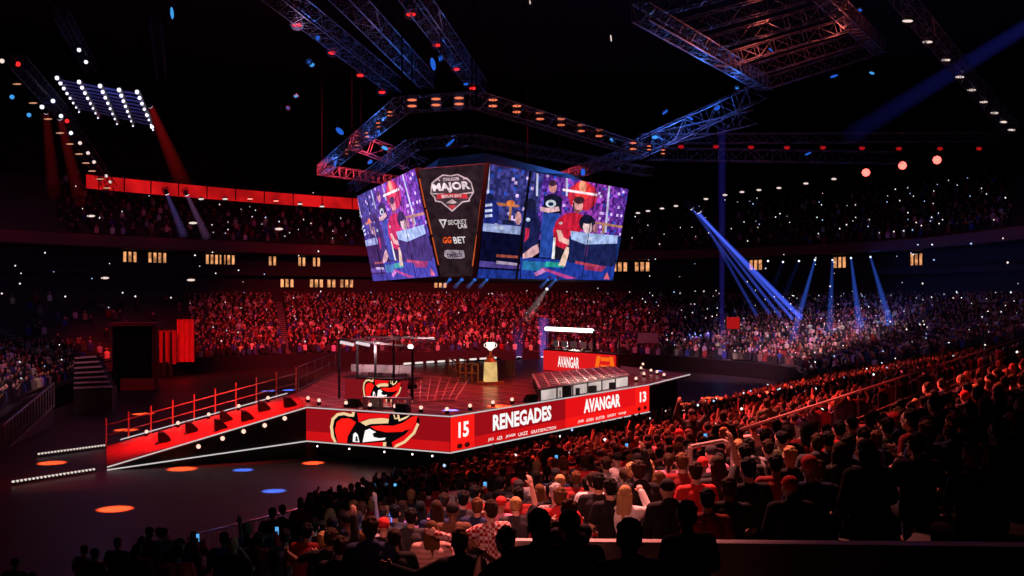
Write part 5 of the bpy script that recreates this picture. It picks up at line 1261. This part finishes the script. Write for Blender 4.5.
# front wall of the far bowl
fw = MB()
for i in range(NS-1):
    if FCV[i].y < 36: continue
    a, b = FCV[i], FCV[i+1]; n1, n2 = -out_dir(i)*.5, -out_dir(i+1)*.5
    fw.slab([a+n1, b+n2, b+n2*.7, a+n1*.7], [p+V((0, 0, 1.35)) for p in (a+n1, b+n2, b+n2*.7, a+n1*.7)], 0)
tag(fw.build('wall_bowl_front', mat('bowl front boards', (.012, .005, .006), .7)), kind='structure')
# aisle steps, paler strips down the bowl
for k in AISLE:
    st = MB()
    for r in range(ROWS):
        q0, q1 = r/ROWS, (r+.55)/ROWS; z = bowl_z(r/ROWS); a, b = bowl(k, q0), bowl(k, q1); t_ = (SCV[k+1]-SCV[k-1]).normalized()*.5
        st.slab([a-t_+V((0, 0, z)), a+t_+V((0, 0, z)), b+t_+V((0, 0, z)), b-t_+V((0, 0, z))], [a-t_+V((0, 0, z+.1)), a+t_+V((0, 0, z+.1)), b+t_+V((0, 0, z+.1)), b-t_+V((0, 0, z+.1))], 0)
    tag(st.build('trim_aisle_steps', mat('aisle steps', (.20, .15, .15), .8)), kind='structure')
# ================================================================ entrance portal, drapes and stand at the left
pl = onz(114, 390, 0); Y = pl.y; pr_ = at(154, 390, Y); hgt = 4.9
th = thing('entrance_portal', 'dark square entrance portal with red sill in the left stand', 'portal', tuple(pl))
u = (pr_-pl); bk = V((-.35, 1, 0)).normalized()*7
mb = MB(); mb.box(((pl+pr_)/2+V((0, .3, hgt+.12))), (u.length+.6, 1.8, .25)); mb.build('canopy', mat('portal canopy', (.25, .06, .07), .6), th)
mb = MB(); mb.box(((pl+pr_)/2+V((0, .45, hgt/2))), (u.length, .15, hgt)); mb.build('black_curtain', M_black, th)
for p, w in ((pl, .25), (pr_, .35)): mb = MB(); mb.box(p+V((0, .3, hgt/2)), (w, .6, hgt)); mb.build('side_post', M_deskred if p is pr_ else M_black, th)
mb = MB(); mb.box((pl+pr_)/2+V((.3, -.2, .45)), (u.length*.8, .3, .9)); mb.build('sill', mat('red sill', (.8, .06, .05), .6), th)
M_drape = mat('red drape', (.75, .08, .07), .8)
def drape(x0, x1, y0, y1, Y, label, m_=M_drape, n=14):
    a, b = at(x0, y1, Y), at(x1, y1, Y); h = (y1-y0)/F_PX*Y; th = thing('drape', label, 'curtain', tuple(a)); mb = MB()
    pts = [a.lerp(b, k/n)+V((0, .12*math.sin(k*2.4), 0)) for k in range(n+1)]
    for p, q in zip(pts, pts[1:]): mb.poly([p, q, q+V((0, 0, h)), p+V((0, 0, h))])
    mb.build('cloth', m_, th); mb = MB(); mb.bar(a+V((0, 0, h+.05)), b+V((0, 0, h+.05)), .12); mb.build('curtain_rod', M_blackmetal, th)
drape(177, 194, 319, 362, 98, 'tall bright red drape beside the left end of the far crowd')
drape(152, 176, 330, 364, 97, 'dim dark red drape between the portal and the bright red drape', mat('dark drape', (.40, .03, .03), .8))
for k, x in enumerate((158, 164, 171)):
    p = at(x, 366, 93.5); mb = MB(); 
    th = thing('banner_pole', f'dark upright pole before the dim drape, {nth(k)} from the left', 'pole', tuple(p)); mb.tube(p-V((0, 0, .9)), p+V((0, 0, 2.9)), .16, .10, 6); mb.build('pole', M_black, th)
# stair flight with pale nosings
th = thing('stair_flight', 'flight of pale edged steps in the left stand beside the portal', 'stairs', tuple(onz(95, 395, 0)))
mb = MB(); NOS = []
for k in range(7):
    y = 388-k*5; w0, w1 = 74+k*.2, 112-k*2.6; Yk = 68+k*.9; a, b = at(w0, y, Yk), at(w1, y-1.5, Yk)
    mb.slab([zz(a, 0), zz(b, 0), zz(b+V((0, .9, 0)), 0), zz(a+V((0, .9, 0)), 0)], [a, b, b+V((0, .9, 0)), a+V((0, .9, 0))], 0); NOS.append((a+V((0, -.03, 0)), b+V((0, -.03, 0))))
mb.build('steps', M_conc, th); [MB().bar(a_, b_, .11).build('nosing', mat('pale nosing', (.7, .6, .6), .6), th) for a_, b_ in NOS]
a, b = at(2, 437, 52), at(54, 392, 62)
th = thing('stand_railing', 'pale slatted guard rail at the front of the far left stand', 'railing', tuple(a))
mb = MB(); mb.tube(a+V((0, 0, .5)), b+V((0, 0, .5)), .05); mb.tube(a-V((0, 0, .8)), b-V((0, 0, .8)), .04); mb.build('rails', M_steel, th)
for k in range(18): p = a.lerp(b, k/17); mb = MB(); mb.tube(p-V((0, 0, .8)), p+V((0, 0, .5)), .035, n=5); mb.build('baluster', M_steel, th)
wl = MB(); wl.slab([zz(a, 0), zz(b, 0), zz(b+V((-.3, .2, 0)), 0), zz(a+V((-.3, .2, 0)), 0)], [a-V((0, 0, .8)), b-V((0, 0, .8)), b+V((-.3, .2, -.8)), a+V((-.3, .2, -.8))], 0); tag(wl.build('wall_left_stand', M_conc), kind='structure')
# red lit screen on the far right stand and small pole light below
p = at(733, 323, 100); th = thing('wall_screen', 'small square red screen in the far right stand', 'screen', tuple(p))
mb = MB(); mb.box(p, (1.3, .2, 1.2)); mb.build('frame', M_black, th); mb = MB(); mb.box(p-V((0, .12, 0)), (1.15, .03, 1.05)); mb.build('screen_face', emit('red screen', (1, .02, .02), .35), th); mb = MB(); mb.bar(p-V((0, 0, .6)), p-V((0, 0, 3)), .1); mb.build('post', M_black, th)
# ================================================================ light
RD = (1, .03, .02); RP = (1, .16, .14); BU = (.05, .2, 1)
k = 1.0
# round floor spots, from the roof
def floor_spot(px, py, wpx, col, power):
    p = onz(px, py, 0); d = wpx/F_PX*p.y/2; h = 26; src = p+V((rng.uniform(-2, 2), rng.uniform(-2, 2), h))
    lamp('SPOT', src, p, col, power, .05, math.degrees(2*math.atan(d/h)), .55)
OR_ = (1, .10, .02)
for (x, y, w, c, s) in [(115, 509, 38, OR_, 1), (182, 469, 32, OR_, .85), (52, 463, 30, OR_, .8), (313, 463, 24, OR_, .8), (341, 495, 38, OR_, 1), (143, 414, 24, OR_, .8), (126, 430, 26, OR_, .8), (274, 491, 26, BU, .5), (243, 470, 22, BU, .5), (268, 391, 16, BU, .7), (289, 390, 14, BU, .8), (716, 398, 26, OR_, .9), (661, 391.5, 22, OR_, .8), (690, 404, 30, OR_, .35), (664, 405, 22, BU, .7), (454, 462, 20, BU, .8), (442, 479, 26, BU, .8), (503, 457, 30, OR_, .3), (395, 484, 16, BU, .7), (700, 366, 26, BU, .5), (760, 410, 20, (.4, .4, 1), .2)]:
    floor_spot(x, y, w, c, 2200000*s)
# general red of the arena
lamp('AREA', (-2, 62, 13.5), (-2, 60, 2), (1, .07, .06), 5200, 14)                     # stage deck
lamp('AREA', (4, 76, 13), (4, 74, 2), (1, .12, .10), 700, 6)
lamp('SPOT', (-10, 50, 22), (-14, 51.5, 1), RD, 110000, 1, 26, .7)             # ramp
lamp('SPOT', (-14, 76, 24), (-14, 109, 4), (1, .05, .065), 140000, 2, 52, 1)           # far red crowd
lamp('SPOT', (2, 76, 24), (0, 114, 3), (1, .055, .075), 115000, 2, 46, 1)
lamp('SPOT', (-30, 72, 22), (-30, 98, 3), RD, 26000, 1, 40, .8)             # left drapes
lamp('SPOT', (14, 80, 19), (24, 99, 2), (1, .40, .48), 48000, 2, 50, 1)       # right far crowd
lamp('SPOT', (12, 80, 20), (20, 97, 2), (.25, .25, 1), 9000, 1, 36, .9)
lamp('SPOT', (-25, 50, 18), (-34, 58, 3), (.25, .25, 1), 3000, 1, 50, .9)     # far left stand
lamp('SPOT', (-28, 66, 16), (-31, 72, 3), (1, .3, .4), 1800, 1, 50, .9)
for (x, y, Y, s) in [(787, 356, 98, .7), (829, 343, 98, .5), (862, 344, 95, 1.6), (893, 336, 95, 1.6)]:   # where the blue beams land
    p = at(x, y, Y); lamp('SPOT', p+(at(850, 259, 122)-p)*.98, p, (.04, .3, 1), 260000*s, .1, 4, .6)
lamp('SPOT', (-18, 44, 20), onz(75, 480, 0), RD, 12000, .5, 20, 1)
lamp('SPOT', (-26, 82, 16), (-31, 93, 2), RD, 9000, .5, 44, 1)
lamp('SPOT', (-18, 48, 14), (-30, 62, 3), (1, .45, .6), 7000, .5, 34, 1)
# booths: point lights added to brighten the players
lamp('POINT', at(372, 350, 52.8), None, (1, .6, .6), 220, .2)
lamp('POINT', at(575, 346, 72), None, (1, .8, .75), 200, .2)
# near stand, lit from the stage side and from above
lamp('SPOT', (-4, 40, 17), (6, 29, 3), (1, .06, .05), 120000, 1.0, 50, 1)
lamp('SPOT', (1, 19, 14), (1.2, 15.5, 4.5), (1, .26, .22), 22000, .8, 56, 1)
lamp('SPOT', (3, 28, 15), (6.5, 24, 4), (1, .16, .13), 26000, .8, 56, 1)
lamp('SPOT', (6, 54, 18), (14.5, 57, 3), (1, .07, .06), 100000, 1, 54, 1)
lamp('SPOT', (12, 44, 17), (20, 42, 5), (1, .06, .05), 8000, 1, 60, 1)
lamp('SPOT', (-1, 2, 17), (.2, 17, 4), (1, .30, .27), 6500, .6, 22, 1)
lamp('SPOT', (4, 52, 12), (6, 56, 2.8), (1, .7, .65), 9000, .5, 50, 1)  # added white fill over the riser's grid top
lamp('POINT', at(441, 505, 18)+V((-.5, -1, .8)), None, (.1, .6, 1), 18, .1)
lamp('POINT', at(388, 520, 17), None, (.05, .2, 1), 8, .1)
# added point lights that tint the rigging blue
for (x, y, Y, s) in [(395, 160, 80, 1), (335, 160, 80, .5), (700, 110, 80, 1.2), (660, 140, 80, .8), (735, 100, 82, .6), (310, 50, 64, .3), (440, 60, 68, .4), (612, 138, 74, .4), (380, 130, 64, .5), (100, 110, 86, .2)]:
    lamp('POINT', at(x, y, Y), None, (.05, .22, 1), 700*s, .3)
for (x, y, Y, s, c) in [(760, 50, 66, 1.2, (1, .25, .2)), (765, 40, 74, 2.6, (1, .16, .12)), (840, 30, 76, 1, (1, .16, .12)), (300, 40, 58, .5, (.6, .4, .8)), (380, 40, 58, .5, (.6, .4, .8)), (445, 45, 58, .5, (.6, .4, .8)), (450, 118, 50, .6, (.5, .35, 1)), (960, 50, 74, .4, (1, .15, .1)), (800, 160, 88, .8, (.5, .15, .5)), (110, 130, 84, .5, (.45, .35, 1))]:  # added red and violet fill lights for the trusses
    lamp('POINT', at(x, y, Y), None, c, 200*s, .5)
for i in range(6, NS-20, 6):
    if SCV[i].y > 70 and -60 < SCV[i].x < 50:
        red = pix(SCV[i])[0] < 420
        lamp('POINT', SCV[i]-out_dir(i)*3+V((0, 0, 15.5)), None, (1, .03, .03), 50 if red else 10, .3)
